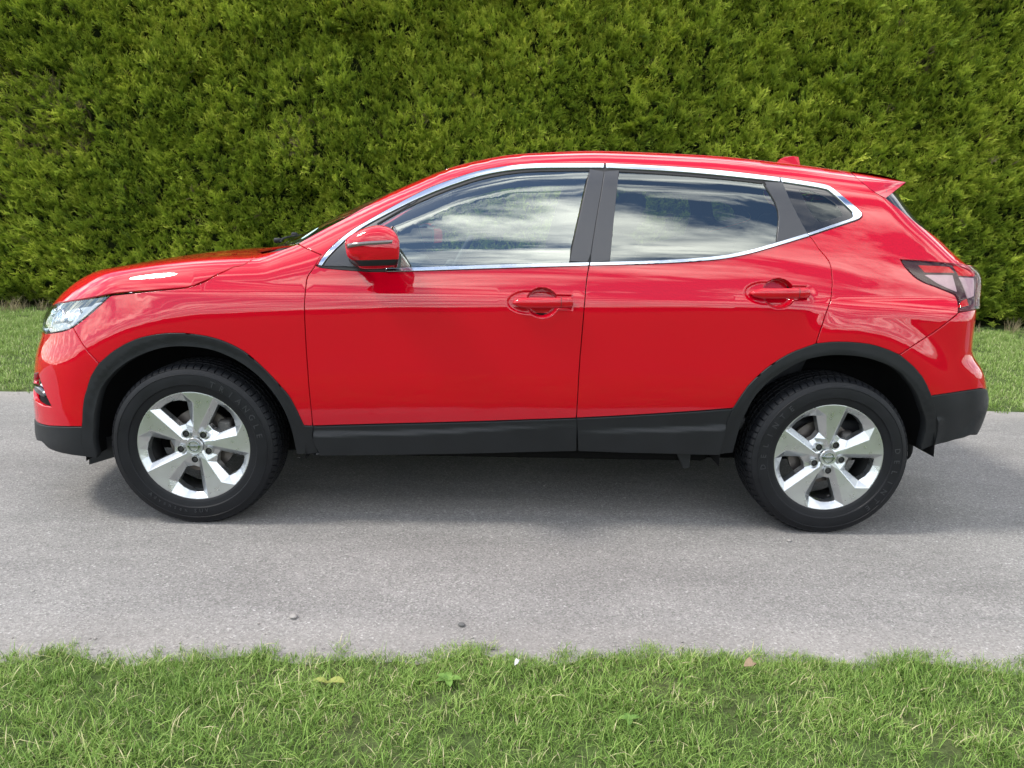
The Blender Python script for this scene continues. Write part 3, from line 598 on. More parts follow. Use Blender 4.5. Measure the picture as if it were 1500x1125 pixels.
CURVES={
'hood_line':[(-0.2717,0.9481),(-0.2490,0.9518),(-0.2260,0.9555),(-0.2040,0.9590),(-0.1811,0.9625),(-0.1568,0.9661),(-0.1312,0.9697),(-0.1070,0.9730),(-0.0822,0.9764),(-0.0600,0.9792),(-0.0383,0.9817),(-0.0177,0.9845),(0.0002,0.9877),(0.0161,0.9917),(0.0302,0.9961),(0.0437,1.0013),(0.0575,1.0073),(0.0727,1.0151),(0.0871,1.0240),(0.1008,1.0328),(0.1125,1.0400),(0.1223,1.0450),(0.1287,1.0484),(0.1364,1.0516),(0.1426,1.0549),(0.1505,1.0591),(0.1574,1.0634),(0.1645,1.0675),(0.1729,1.0711),(0.1818,1.0736),(0.1911,1.0755),(0.2003,1.0772),(0.2088,1.0795),(0.2156,1.0824),(0.2218,1.0856),(0.2278,1.0891),(0.2330,1.0927),(0.2373,1.0962),(0.2414,1.1000),(0.2441,1.1037),(0.2465,1.1073),(0.2448,1.1102),(0.2426,1.1131),(0.2413,1.1161),(0.2418,1.1194)],
'wing_bumper':[(-0.3895,0.8154),(-0.3776,0.7995),(-0.3655,0.7831),(-0.3536,0.7676),(-0.3434,0.7538),(-0.3335,0.7425),(-0.3272,0.7325),(-0.3209,0.7233),(-0.3143,0.7140),(-0.3075,0.7045),(-0.3006,0.6954),(-0.2952,0.6859),(-0.2881,0.6768)],
'archf_a':[(-0.3584,0.2814),(-0.3586,0.2987),(-0.3606,0.3154),(-0.3606,0.3325),(-0.3615,0.3488),(-0.3594,0.3654),(-0.3581,0.3811),(-0.3565,0.3967),(-0.3551,0.4123)],
'archf_b':[(-0.3551,0.4123),(-0.3520,0.4309),(-0.3506,0.4490),(-0.3491,0.4667),(-0.3473,0.4838),(-0.3454,0.4995),(-0.3433,0.5142),(-0.3407,0.5292),(-0.3374,0.5457),(-0.3313,0.5653),(-0.3260,0.5861),(-0.3203,0.6066),(-0.3146,0.6247),(-0.3073,0.6399),(-0.3016,0.6525),(-0.2957,0.6642),(-0.2881,0.6768)],
'archf_c':[(-0.2881,0.6768),(-0.2772,0.6902),(-0.2646,0.7041),(-0.2532,0.7173),(-0.2405,0.7300),(-0.2245,0.7429),(-0.2090,0.7552),(-0.1909,0.7669),(-0.1740,0.7767),(-0.1565,0.7847),(-0.1366,0.7915),(-0.1179,0.7968),(-0.0990,0.8012),(-0.0801,0.8047),(-0.0608,0.8071),(-0.0414,0.8085),(-0.0217,0.8092),(-0.0018,0.8090),(0.0171,0.8077),(0.0375,0.8058),(0.0580,0.8030),(0.0799,0.7998),(0.1007,0.7954),(0.1216,0.7900),(0.1426,0.7832),(0.1640,0.7749),(0.1855,0.7654),(0.2067,0.7545),(0.2273,0.7421),(0.2469,0.7277),(0.2657,0.7116),(0.2840,0.6943),(0.3019,0.6767),(0.3200,0.6582),(0.3379,0.6387),(0.3549,0.6194),(0.3699,0.6015),(0.3821,0.5868),(0.3922,0.5741),(0.4016,0.5606),(0.4111,0.5426),(0.4218,0.5191),(0.4328,0.4919),(0.4429,0.4619),(0.4530,0.4324)],
'archf_in':[(-0.3316,0.2751),(-0.3302,0.2917),(-0.3308,0.3077),(-0.3310,0.3235),(-0.3303,0.3392),(-0.3303,0.3533),(-0.3279,0.3674),(-0.3266,0.3817),(-0.3233,0.3989),(-0.3214,0.4188),(-0.3192,0.4412),(-0.3164,0.4641),(-0.3115,0.4863),(-0.3076,0.5071),(-0.3032,0.5275),(-0.2984,0.5468),(-0.2934,0.5640),(-0.2885,0.5780),(-0.2817,0.5902),(-0.2760,0.6012),(-0.2689,0.6132),(-0.2587,0.6270),(-0.2489,0.6410),(-0.2379,0.6550),(-0.2242,0.6685),(-0.2108,0.6810),(-0.1962,0.6930),(-0.1788,0.7048),(-0.1623,0.7151),(-0.1447,0.7247),(-0.1245,0.7339),(-0.1052,0.7417),(-0.0859,0.7479),(-0.0669,0.7524),(-0.0480,0.7555),(-0.0298,0.7570),(-0.0088,0.7577),(0.0145,0.7573),(0.0394,0.7558),(0.0647,0.7530),(0.0886,0.7488),(0.1108,0.7432),(0.1320,0.7362),(0.1526,0.7279),(0.1728,0.7187),(0.1928,0.7085),(0.2123,0.6973),(0.2313,0.6850),(0.2497,0.6714),(0.2674,0.6568),(0.2845,0.6410),(0.3011,0.6239),(0.3170,0.6052),(0.3327,0.5844),(0.3480,0.5618),(0.3616,0.5379),(0.3735,0.5142),(0.3832,0.4912),(0.3905,0.4677),(0.3966,0.4436),(0.4015,0.4177),(0.4055,0.3900),(0.4089,0.3615),(0.4118,0.3323),(0.4145,0.3025)],
'hl_bottom':[(-0.3895,0.8154),(-0.3753,0.8285),(-0.3626,0.8412),(-0.3499,0.8540),(-0.3391,0.8665),(-0.3267,0.8798),(-0.3160,0.8933),(-0.3058,0.9062),(-0.2966,0.9174),(-0.2889,0.9265),(-0.2841,0.9339),(-0.2780,0.9408),(-0.2717,0.9481)],
'hl_front':[(-0.5534,0.7686),(-0.5267,0.7737),(-0.5072,0.7774),(-0.4893,0.7809),(-0.4749,0.7841),(-0.4601,0.7876),(-0.4451,0.7914),(-0.4337,0.7948),(-0.4225,0.7986),(-0.4136,0.8025),(-0.4050,0.8068),(-0.3964,0.8113),(-0.3895,0.8154)],
'hl_top':[(-0.5440,0.8944),(-0.5025,0.9018),(-0.4718,0.9077),(-0.4445,0.9131),(-0.4208,0.9178),(-0.3990,0.9221),(-0.3790,0.9260),(-0.3605,0.9296),(-0.3415,0.9334),(-0.3234,0.9372),(-0.3047,0.9410),(-0.2874,0.9447),(-0.2717,0.9481)],
'cowl_edge':[(0.2418,1.1194),(0.2558,1.1219),(0.2682,1.1245),(0.2804,1.1271),(0.2932,1.1296),(0.3064,1.1320),(0.3190,1.1341),(0.3304,1.1361),(0.3406,1.1381),(0.3499,1.1401),(0.3584,1.1421),(0.3673,1.1445),(0.3765,1.1475),(0.3870,1.1515),(0.3973,1.1562),(0.4085,1.1612),(0.4195,1.1661)],
'pillar_seam':[(0.4195,1.1661),(0.4349,1.1615),(0.4486,1.1568),(0.4619,1.1520),(0.4752,1.1472),(0.4892,1.1424),(0.5032,1.1375),(0.5174,1.1327),(0.5314,1.1279)],
'door_front':[(0.5314,1.1279),(0.5268,1.1184),(0.5225,1.1087),(0.5180,1.0994),(0.5141,1.0914),(0.5107,1.0851),(0.5079,1.0802),(0.5051,1.0755),(0.5018,1.0700),(0.4977,1.0638),(0.4925,1.0570),(0.4875,1.0497),(0.4835,1.0416),(0.4815,1.0337),(0.4799,1.0254),(0.4792,1.0157),(0.4784,1.0029),(0.4777,0.9872),(0.4768,0.9690),(0.4757,0.9478),(0.4753,0.9235),(0.4757,0.8960),(0.4756,0.8649),(0.4765,0.8307),(0.4772,0.7928),(0.4784,0.7482),(0.4805,0.6982),(0.4823,0.6484),(0.4840,0.6058),(0.4857,0.5726),(0.4869,0.5447),(0.4881,0.5208),(0.4890,0.4987),(0.4895,0.4793),(0.4894,0.4626),(0.4891,0.4472),(0.4895,0.4317)],
'door_f_bottom':[(0.4895,0.4317),(0.5558,0.4352),(0.6205,0.4386),(0.6881,0.4415),(0.7646,0.4453),(0.8517,0.4493),(0.9465,0.4535),(1.0463,0.4585),(1.1480,0.4634),(1.2523,0.4690),(1.3601,0.4756),(1.4696,0.4818),(1.5781,0.4885)],
'door_mid':[(1.6064,1.1122),(1.6041,1.0982),(1.6015,1.0847),(1.5993,1.0705),(1.5971,1.0550),(1.5954,1.0386),(1.5941,1.0212),(1.5927,1.0023),(1.5909,0.9809),(1.5894,0.9552),(1.5880,0.9262),(1.5867,0.8958),(1.5853,0.8666),(1.5841,0.8386),(1.5829,0.8108),(1.5818,0.7831),(1.5806,0.7556),(1.5798,0.7284),(1.5792,0.7015),(1.5787,0.6735),(1.5782,0.6426),(1.5780,0.6073),(1.5778,0.5691),(1.5778,0.5289),(1.5781,0.4885)],
'door_r_bottom':[(1.5781,0.4885),(1.6299,0.4922),(1.6814,0.4959),(1.7335,0.4997),(1.7868,0.5043),(1.8433,0.5088),(1.9016,0.5136),(1.9595,0.5190),(2.0159,0.5240),(2.0694,0.5289),(2.1214,0.5340),(2.1720,0.5396),(2.2236,0.5446)],
'belt_f':[(0.5175,1.0842),(0.5225,1.0823),(0.5262,1.0806),(0.5328,1.0788),(0.5481,1.0770),(0.5756,1.0749),(0.6115,1.0725),(0.6501,1.0704),(0.6847,1.0689),(0.7109,1.0679),(0.7332,1.0674),(0.7581,1.0675),(0.7909,1.0683),(0.8360,1.0701),(0.8892,1.0727),(0.9448,1.0755),(0.9974,1.0783),(1.0436,1.0808),(1.0872,1.0832),(1.1321,1.0856),(1.1825,1.0884),(1.2425,1.0916),(1.3089,1.0949),(1.3749,1.0984),(1.4337,1.1017),(1.4825,1.1044),(1.5250,1.1071),(1.5651,1.1096),(1.6064,1.1122)],
'belt_r':[(1.6064,1.1122),(1.6528,1.1141),(1.6999,1.1159),(1.7461,1.1178),(1.7905,1.1199),(1.8341,1.1221),(1.8763,1.1246),(1.9164,1.1272),(1.9533,1.1297),(1.9861,1.1324),(2.0163,1.1350),(2.0428,1.1377),(2.0669,1.1400),(2.0849,1.1416),(2.0981,1.1426),(2.1116,1.1440),(2.1305,1.1468),(2.1567,1.1514),(2.1870,1.1571),(2.2197,1.1637),(2.2508,1.1709),(2.2808,1.1787),(2.3105,1.1873),(2.3412,1.1964),(2.3750,1.2058),(2.4127,1.2156),(2.4518,1.2258),(2.4917,1.2362),(2.5315,1.2466)],
'archr_a':[(2.2236,0.5446),(2.2318,0.5617),(2.2400,0.5789),(2.2481,0.5956),(2.2566,0.6104),(2.2639,0.6228),(2.2697,0.6340),(2.2771,0.6448),(2.2872,0.6573),(2.3004,0.6725),(2.3159,0.6893),(2.3330,0.7064),(2.3511,0.7226),(2.3704,0.7380),(2.3910,0.7530),(2.4127,0.7672),(2.4351,0.7803),(2.4586,0.7918),(2.4832,0.8020),(2.5068,0.8120),(2.5299,0.8223)],
'archr_b':[(2.5299,0.8223),(2.5501,0.8253),(2.5697,0.8286),(2.5897,0.8314),(2.6124,0.8327),(2.6380,0.8327),(2.6652,0.8316),(2.6915,0.8297),(2.7145,0.8268),(2.7338,0.8229),(2.7523,0.8176),(2.7674,0.8122),(2.7813,0.8067),(2.7937,0.8014),(2.8044,0.7958),(2.8145,0.7902),(2.8264,0.7843)],
'archr_c':[(2.8264,0.7843),(2.8360,0.7751),(2.8457,0.7659),(2.8550,0.7568),(2.8635,0.7475),(2.8730,0.7380),(2.8802,0.7288),(2.8868,0.7195),(2.8931,0.7103),(2.9004,0.7010),(2.9054,0.6923),(2.9102,0.6831),(2.9152,0.6725),(2.9220,0.6595),(2.9271,0.6455),(2.9339,0.6305),(2.9407,0.6157)],
'archr_d':[(2.9407,0.6157),(2.9441,0.6047),(2.9492,0.5933),(2.9543,0.5817),(2.9590,0.5697),(2.9634,0.5576),(2.9676,0.5454),(2.9733,0.5320),(2.9769,0.5177),(2.9838,0.5000),(2.9888,0.4810),(2.9934,0.4620),(2.9957,0.4453),(2.9973,0.4313),(2.9984,0.4189),(2.9991,0.4071),(3.0000,0.3949)],
'archr_gap':[(2.1922,0.3361),(2.1952,0.3704),(2.1983,0.4057),(2.2012,0.4382),(2.2040,0.4639),(2.2058,0.4809),(2.2077,0.4914),(2.2094,0.4993),(2.2115,0.5079),(2.2141,0.5176),(2.2170,0.5269),(2.2207,0.5355),(2.2236,0.5446)],
'archr_in':[(2.2499,0.3426),(2.2530,0.3771),(2.2568,0.4116),(2.2612,0.4435),(2.2649,0.4715),(2.2690,0.4929),(2.2731,0.5100),(2.2780,0.5248),(2.2827,0.5406),(2.2885,0.5569),(2.2945,0.5731),(2.3019,0.5884),(2.3097,0.6037),(2.3197,0.6182),(2.3308,0.6325),(2.3416,0.6464),(2.3531,0.6587),(2.3635,0.6690),(2.3735,0.6778),(2.3846,0.6865),(2.3988,0.6967),(2.4172,0.7095),(2.4384,0.7239),(2.4608,0.7379),(2.4827,0.7495),(2.5026,0.7584),(2.5225,0.7654),(2.5422,0.7708),(2.5617,0.7752),(2.5810,0.7784),(2.6001,0.7804),(2.6204,0.7809),(2.6406,0.7806),(2.6604,0.7797),(2.6801,0.7780),(2.7011,0.7750),(2.7204,0.7709),(2.7404,0.7651),(2.7607,0.7577),(2.7812,0.7493),(2.7972,0.7415),(2.8095,0.7344),(2.8192,0.7275),(2.8277,0.7200),(2.8379,0.7111),(2.8467,0.7010),(2.8551,0.6899),(2.8631,0.6782),(2.8724,0.6659),(2.8795,0.6542),(2.8879,0.6419),(2.8942,0.6294),(2.9020,0.6152),(2.9097,0.5988),(2.9171,0.5806),(2.9241,0.5626),(2.9320,0.5464),(2.9375,0.5337),(2.9440,0.5225),(2.9482,0.5125),(2.9520,0.5022),(2.9553,0.4923),(2.9580,0.4831),(2.9603,0.4726),(2.9638,0.4581),(2.9649,0.4392),(2.9670,0.4163),(2.9689,0.3919),(2.9727,0.3674)],
'door_rear':[(2.5315,1.2466),(2.5349,1.2443),(2.5366,1.2423),(2.5403,1.2396),(2.5442,1.2347),(2.5487,1.2269),(2.5547,1.2170),(2.5599,1.2063),(2.5666,1.1961),(2.5736,1.1867),(2.5813,1.1772),(2.5883,1.1680),(2.5937,1.1592),(2.5985,1.1512),(2.6005,1.1438),(2.6030,1.1362),(2.6036,1.1282),(2.6039,1.1194),(2.6035,1.1102),(2.6028,1.1004),(2.6018,1.0901),(2.6006,1.0789),(2.5992,1.0669),(2.5974,1.0547),(2.5939,1.0430),(2.5931,1.0319),(2.5906,1.0215),(2.5876,1.0105),(2.5835,0.9975),(2.5756,0.9831),(2.5681,0.9673),(2.5613,0.9494),(2.5554,0.9288),(2.5490,0.9049),(2.5420,0.8782),(2.5359,0.8500),(2.5299,0.8223)],
'frame_f':[(0.5189,1.0855),(0.5262,1.0976),(0.5332,1.1098),(0.5406,1.1219),(0.5488,1.1336),(0.5577,1.1449),(0.5670,1.1557),(0.5772,1.1666),(0.5885,1.1778),(0.6013,1.1897),(0.6150,1.2019),(0.6293,1.2140),(0.6436,1.2251),(0.6571,1.2346),(0.6700,1.2429),(0.6836,1.2512),(0.6998,1.2611),(0.7188,1.2728),(0.7400,1.2857),(0.7623,1.2992),(0.7850,1.3128),(0.8086,1.3268),(0.8330,1.3414),(0.8579,1.3558),(0.8817,1.3691),(0.9044,1.3812),(0.9262,1.3925),(0.9478,1.4031),(0.9697,1.4132),(0.9920,1.4225),(1.0144,1.4312),(1.0367,1.4394),(1.0591,1.4476),(1.0815,1.4557),(1.1038,1.4639),(1.1263,1.4715),(1.1488,1.4783),(1.1711,1.4840),(1.1932,1.4889),(1.2158,1.4933),(1.2396,1.4974),(1.2648,1.5016),(1.2912,1.5055),(1.3181,1.5090),(1.3449,1.5120),(1.3689,1.5140),(1.3912,1.5152),(1.4172,1.5162),(1.4526,1.5175),(1.5007,1.5189),(1.5583,1.5205),(1.6197,1.5222),(1.6794,1.5240)],
'frame_r':[(1.6794,1.5240),(1.7253,1.5230),(1.7717,1.5222),(1.8174,1.5211),(1.8627,1.5201),(1.9063,1.5189),(1.9494,1.5178),(1.9926,1.5165),(2.0364,1.5146),(2.0814,1.5120),(2.1273,1.5091),(2.1737,1.5058),(2.2198,1.5020),(2.2670,1.4979),(2.3153,1.4936),(2.3686,1.4889),(2.4367,1.4845)],
'frame_q':[(2.4367,1.4845),(2.4699,1.4815),(2.5043,1.4786),(2.5361,1.4756),(2.5672,1.4728),(2.5968,1.4702),(2.6234,1.4675),(2.6489,1.4650),(2.6681,1.4622),(2.6833,1.4599),(2.6919,1.4579),(2.7014,1.4551),(2.7088,1.4504),(2.7165,1.4433),(2.7249,1.4347),(2.7342,1.4249),(2.7449,1.4140),(2.7570,1.4010),(2.7712,1.3861),(2.7858,1.3717),(2.7952,1.3602),(2.8005,1.3528),(2.8039,1.3479),(2.8046,1.3441),(2.8039,1.3398),(2.8020,1.3348),(2.7983,1.3298),(2.7908,1.3248),(2.7832,1.3200),(2.7717,1.3158),(2.7602,1.3119),(2.7445,1.3076),(2.7258,1.3023),(2.7026,1.2954),(2.6736,1.2873),(2.6438,1.2790),(2.6161,1.2714),(2.5935,1.2647),(2.5724,1.2586),(2.5521,1.2527),(2.5315,1.2466)],
'chrome_f_in':[(0.5396,1.0821),(0.5456,1.0913),(0.5511,1.1003),(0.5575,1.1099),(0.5662,1.1210),(0.5780,1.1348),(0.5925,1.1507),(0.6076,1.1662),(0.6194,1.1786),(0.6275,1.1863),(0.6332,1.1909),(0.6389,1.1950),(0.6469,1.2011),(0.6580,1.2099),(0.6703,1.2199),(0.6849,1.2310),(0.7023,1.2428),(0.7237,1.2558),(0.7486,1.2701),(0.7741,1.2845),(0.7985,1.2980),(0.8208,1.3102),(0.8423,1.3218),(0.8634,1.3330),(0.8848,1.3439),(0.9065,1.3546),(0.9285,1.3650),(0.9505,1.3750),(0.9725,1.3847),(0.9946,1.3940),(1.0167,1.4030),(1.0388,1.4117),(1.0610,1.4202),(1.0832,1.4286),(1.1054,1.4370),(1.1277,1.4448),(1.1501,1.4519),(1.1728,1.4581),(1.1957,1.4637),(1.2183,1.4686),(1.2401,1.4730),(1.2606,1.4767),(1.2803,1.4799),(1.2997,1.4826),(1.3192,1.4851),(1.3381,1.4872),(1.3564,1.4889),(1.3760,1.4905),(1.3986,1.4919),(1.4247,1.4931),(1.4534,1.4942),(1.4845,1.4952),(1.5178,1.4962),(1.5543,1.4972),(1.5937,1.4982),(1.6342,1.4992),(1.6742,1.5002)],
'chrome_r_in':[(1.6816,1.5005),(1.7261,1.4995),(1.7709,1.4986),(1.8152,1.4976),(1.8595,1.4965),(1.9030,1.4951),(1.9455,1.4935),(1.9882,1.4917),(2.0323,1.4896),(2.0770,1.4869),(2.1224,1.4839),(2.1685,1.4807),(2.2153,1.4772),(2.2629,1.4735),(2.3120,1.4697),(2.3648,1.4657),(2.4319,1.4618)],
'chrome_q_in':[(2.4416,1.4614),(2.4705,1.4589),(2.4991,1.4564),(2.5259,1.4537),(2.5536,1.4510),(2.5822,1.4483),(2.6094,1.4453),(2.6359,1.4424),(2.6558,1.4391),(2.6700,1.4369),(2.6792,1.4353),(2.6862,1.4320),(2.6940,1.4245),(2.7080,1.4106),(2.7243,1.3919),(2.7390,1.3733),(2.7508,1.3592),(2.7563,1.3514),(2.7586,1.3473),(2.7602,1.3447),(2.7593,1.3415),(2.7593,1.3373),(2.7585,1.3334),(2.7555,1.3293),(2.7466,1.3247),(2.7354,1.3200),(2.7189,1.3152),(2.6986,1.3096),(2.6746,1.3025),(2.6417,1.2933),(2.6057,1.2825),(2.5661,1.2711),(2.5276,1.2601)],
'chrome_bf_top':[(0.7959,1.0789),(0.8135,1.0800),(0.8278,1.0809),(0.8486,1.0821),(0.8856,1.0843),(0.9421,1.0875),(1.0131,1.0917),(1.0943,1.0963),(1.1822,1.1011),(1.2789,1.1059),(1.3855,1.1111),(1.4961,1.1163),(1.6051,1.1214)],
'chrome_bf_bot':[(0.7963,1.0695),(0.8139,1.0701),(0.8283,1.0705),(0.8491,1.0713),(0.8860,1.0732),(0.9425,1.0762),(1.0136,1.0802),(1.0948,1.0847),(1.1825,1.0895),(1.2787,1.0944),(1.3844,1.0999),(1.4942,1.1053),(1.6023,1.1108)],
'chrome_br_top':[(1.6106,1.1216),(1.6559,1.1237),(1.7015,1.1259),(1.7469,1.1280),(1.7906,1.1303),(1.8324,1.1324),(1.8723,1.1347),(1.9120,1.1372),(1.9535,1.1404),(1.9983,1.1442),(2.0446,1.1488),(2.0900,1.1537),(2.1307,1.1589),(2.1653,1.1642),(2.1949,1.1699),(2.2225,1.1761),(2.2516,1.1830),(2.2819,1.1908),(2.3120,1.1996),(2.3421,1.2087),(2.3763,1.2179),(2.4124,1.2272),(2.4479,1.2367),(2.4849,1.2463),(2.5220,1.2559)],
'chrome_br_bot':[(1.6092,1.1109),(1.6549,1.1131),(1.7009,1.1154),(1.7466,1.1175),(1.7905,1.1199),(1.8324,1.1222),(1.8722,1.1247),(1.9118,1.1274),(1.9533,1.1305),(1.9981,1.1341),(2.0444,1.1381),(2.0898,1.1425),(2.1305,1.1474),(2.1645,1.1526),(2.1940,1.1582),(2.2223,1.1642),(2.2507,1.1712),(2.2808,1.1790),(2.3106,1.1877),(2.3414,1.1969),(2.3750,1.2063),(2.4121,1.2161),(2.4504,1.2263),(2.4893,1.2367),(2.5283,1.2471)],
'gap_mid_up':[(1.6794,1.5240),(1.6760,1.5054),(1.6733,1.4886),(1.6704,1.4693),(1.6657,1.4435),(1.6594,1.4092),(1.6516,1.3687),(1.6431,1.3255),(1.6349,1.2828),(1.6275,1.2408),(1.6202,1.1980),(1.6132,1.1549),(1.6064,1.1122)],
'cover_f_left':[(1.6143,1.4969),(1.6018,1.4486),(1.5904,1.4014),(1.5794,1.3547),(1.5686,1.3083),(1.5577,1.2621),(1.5473,1.2162),(1.5370,1.1704),(1.5268,1.1249)],
'cover_r_right':[(1.7366,1.4954),(1.7289,1.4485),(1.7223,1.4027),(1.7165,1.3572),(1.7106,1.3118),(1.7053,1.2662),(1.7002,1.2207),(1.6954,1.1752),(1.6910,1.1301)],
'gap_c':[(2.4417,1.4831),(2.4445,1.4629),(2.4483,1.4429),(2.4545,1.4234),(2.4606,1.4041),(2.4679,1.3854),(2.4750,1.3670),(2.4835,1.3487),(2.4909,1.3302),(2.5001,1.3114),(2.5083,1.2924),(2.5177,1.2735),(2.5253,1.2546)],
'cover_c_left':[(2.3376,1.4640),(2.3511,1.4352),(2.3701,1.4068),(2.3872,1.3784),(2.3960,1.3488),(2.3955,1.3179),(2.3887,1.2859),(2.3798,1.2537),(2.3733,1.2219)],
'glass_f_top':[(0.7364,1.2436),(0.7519,1.2540),(0.7668,1.2643),(0.7824,1.2748),(0.7998,1.2857),(0.8197,1.2973),(0.8414,1.3093),(0.8638,1.3214),(0.8859,1.3329),(0.9076,1.3438),(0.9295,1.3543),(0.9514,1.3645),(0.9732,1.3744),(0.9952,1.3838),(1.0173,1.3930),(1.0394,1.4018),(1.0615,1.4103),(1.0837,1.4187),(1.1059,1.4269),(1.1282,1.4347),(1.1505,1.4419),(1.1731,1.4483),(1.1960,1.4540),(1.2186,1.4591),(1.2403,1.4637),(1.2608,1.4678),(1.2804,1.4713),(1.2997,1.4742),(1.3192,1.4770),(1.3381,1.4793),(1.3564,1.4813),(1.3759,1.4830),(1.3985,1.4847),(1.4261,1.4861),(1.4571,1.4873),(1.4886,1.4884),(1.5176,1.4893),(1.5430,1.4900),(1.5666,1.4906),(1.5895,1.4911),(1.6127,1.4917)],
'glass_f_bot':[(0.7956,1.0815),(0.8463,1.0838),(0.8973,1.0860),(0.9478,1.0883),(0.9970,1.0908),(1.0407,1.0933),(1.0806,1.0958),(1.1251,1.0987),(1.1822,1.1022),(1.2570,1.1065),(1.3443,1.1115),(1.4367,1.1167),(1.5268,1.1218)],
'glass_r_top':[(1.7365,1.4918),(1.7741,1.4906),(1.8122,1.4896),(1.8497,1.4883),(1.8871,1.4871),(1.9228,1.4857),(1.9570,1.4841),(1.9921,1.4823),(2.0310,1.4803),(2.0753,1.4777),(2.1236,1.4747),(2.1713,1.4715),(2.2136,1.4685),(2.2488,1.4658),(2.2787,1.4631),(2.3073,1.4604),(2.3362,1.4577)],
'glass_r_bot':[(1.6905,1.1279),(1.7141,1.1288),(1.7366,1.1296),(1.7611,1.1306),(1.7905,1.1322),(1.8267,1.1341),(1.8671,1.1366),(1.9104,1.1394),(1.9533,1.1428),(1.9981,1.1467),(2.0449,1.1511),(2.0904,1.1560),(2.1311,1.1612),(2.1652,1.1667),(2.1948,1.1724),(2.2231,1.1786),(2.2514,1.1857),(2.2811,1.1937),(2.3112,1.2026),(2.3404,1.2119),(2.3734,1.2211)],
'wscreen_edge':[(0.4195,1.1661),(0.4307,1.1734),(0.4414,1.1808),(0.4527,1.1881),(0.4641,1.1954),(0.4750,1.2022),(0.4853,1.2085),(0.4969,1.2155),(0.5116,1.2239),(0.5307,1.2344),(0.5530,1.2463),(0.5761,1.2589),(0.5982,1.2715),(0.6192,1.2841),(0.6398,1.2971),(0.6608,1.3103),(0.6828,1.3239),(0.7058,1.3384),(0.7295,1.3536),(0.7528,1.3687),(0.7741,1.3831),(0.7954,1.3958),(0.8168,1.4073),(0.8386,1.4182),(0.8611,1.4290),(0.8853,1.4401),(0.9107,1.4510),(0.9350,1.4611),(0.9561,1.4698),(0.9728,1.4765),(0.9867,1.4816),(0.9992,1.4862),(1.0117,1.4915)],
'spoiler_seam':[(2.9529,1.5180),(2.9288,1.5093),(2.9157,1.5013),(2.9078,1.4935),(2.9052,1.4861),(2.9028,1.4786),(2.9007,1.4712),(2.9033,1.4641),(2.9037,1.4570),(2.9064,1.4501),(2.9093,1.4432),(2.9144,1.4366),(2.9173,1.4304),(2.9247,1.4250),(2.9298,1.4199),(2.9371,1.4151),(2.9465,1.4102)],
'lamp_top':[(2.8907,1.1617),(2.9100,1.1611),(2.9305,1.1605),(2.9493,1.1599),(2.9691,1.1588),(2.9925,1.1569),(3.0147,1.1548),(3.0404,1.1522),(3.0669,1.1497)],
'lamp_bot':[(2.8907,1.1617),(2.8929,1.1546),(2.8930,1.1477),(2.8953,1.1406),(2.8968,1.1331),(2.9012,1.1247),(2.9047,1.1159),(2.9104,1.1071),(2.9143,1.0992),(2.9197,1.0922),(2.9250,1.0859),(2.9328,1.0799),(2.9401,1.0740),(2.9513,1.0679),(2.9638,1.0619),(2.9763,1.0561),(2.9855,1.0507),(2.9953,1.0453),(3.0044,1.0400),(3.0123,1.0351),(3.0187,1.0307),(3.0230,1.0275),(3.0257,1.0252),(3.0259,1.0228),(3.0279,1.0190),(3.0285,1.0139),(3.0289,1.0077),(3.0291,1.0008),(3.0254,0.9936),(3.0213,0.9855),(3.0170,0.9767),(3.0125,0.9674),(3.0081,0.9584)],
'lamp_base':[(3.0081,0.9584),(3.0172,0.9598),(3.0263,0.9613),(3.0370,0.9624),(3.0474,0.9636),(3.0592,0.9645),(3.0725,0.9652),(3.0874,0.9657),(3.1129,0.9650)],
'quarter_bumper':[(3.0083,0.9557),(2.9913,0.9407),(2.9757,0.9254),(2.9637,0.9101),(2.9520,0.8963),(2.9415,0.8851),(2.9336,0.8756),(2.9232,0.8660),(2.9087,0.8541),(2.8890,0.8390),(2.8668,0.8216),(2.8449,0.8031),(2.8264,0.7843)],
'rb_black_top':[(2.9409,0.6143),(2.9587,0.6184),(2.9762,0.6224),(2.9966,0.6256),(3.0181,0.6284),(3.0391,0.6312),(3.0594,0.6340),(3.0792,0.6368),(3.1038,0.6384)],
'fb_black_top':[(-0.3552,0.4108),(-0.3685,0.4100),(-0.3816,0.4091),(-0.3977,0.4071),(-0.4131,0.4053),(-0.4294,0.4031),(-0.4468,0.4005),(-0.4639,0.3980),(-0.4860,0.3937)],
'clad_f_bot':[(0.5094,0.3169),(0.5010,0.3127),(0.4851,0.3088),(0.4853,0.3056),(0.5251,0.3040),(0.6218,0.3061),(0.7586,0.3096),(0.9119,0.3147),(1.0570,0.3195),(1.1897,0.3239),(1.3222,0.3289),(1.4546,0.3334),(1.5873,0.3378)],
'clad_r_bot':[(1.5931,0.3379),(1.6678,0.3383),(1.7430,0.3380),(1.8179,0.3383),(1.8925,0.3385),(1.9667,0.3386),(2.0412,0.3378),(2.1151,0.3377),(2.1892,0.3376)],
'clad_f_front':[(0.4903,0.4282),(0.4900,0.4145),(0.4894,0.4007),(0.4894,0.3869),(0.4903,0.3725),(0.4937,0.3586),(0.4986,0.3448),(0.5041,0.3309),(0.5094,0.3169)],
'red_bar':[(2.9534,1.1423),(3.0124,1.1408),(3.0517,1.1374),(3.0578,1.1160),(3.0034,1.1164),(2.9641,1.1161)],
'lamp_clear':[(2.9615,1.1049),(3.0097,1.1057),(3.0483,1.1050),(3.0400,1.0404),(3.0169,1.0549),(2.9907,1.0733)],
'hl_box':[(-0.5836,0.8659),(-0.4945,0.8849),(-0.4592,0.8425),(-0.5150,0.8277)],
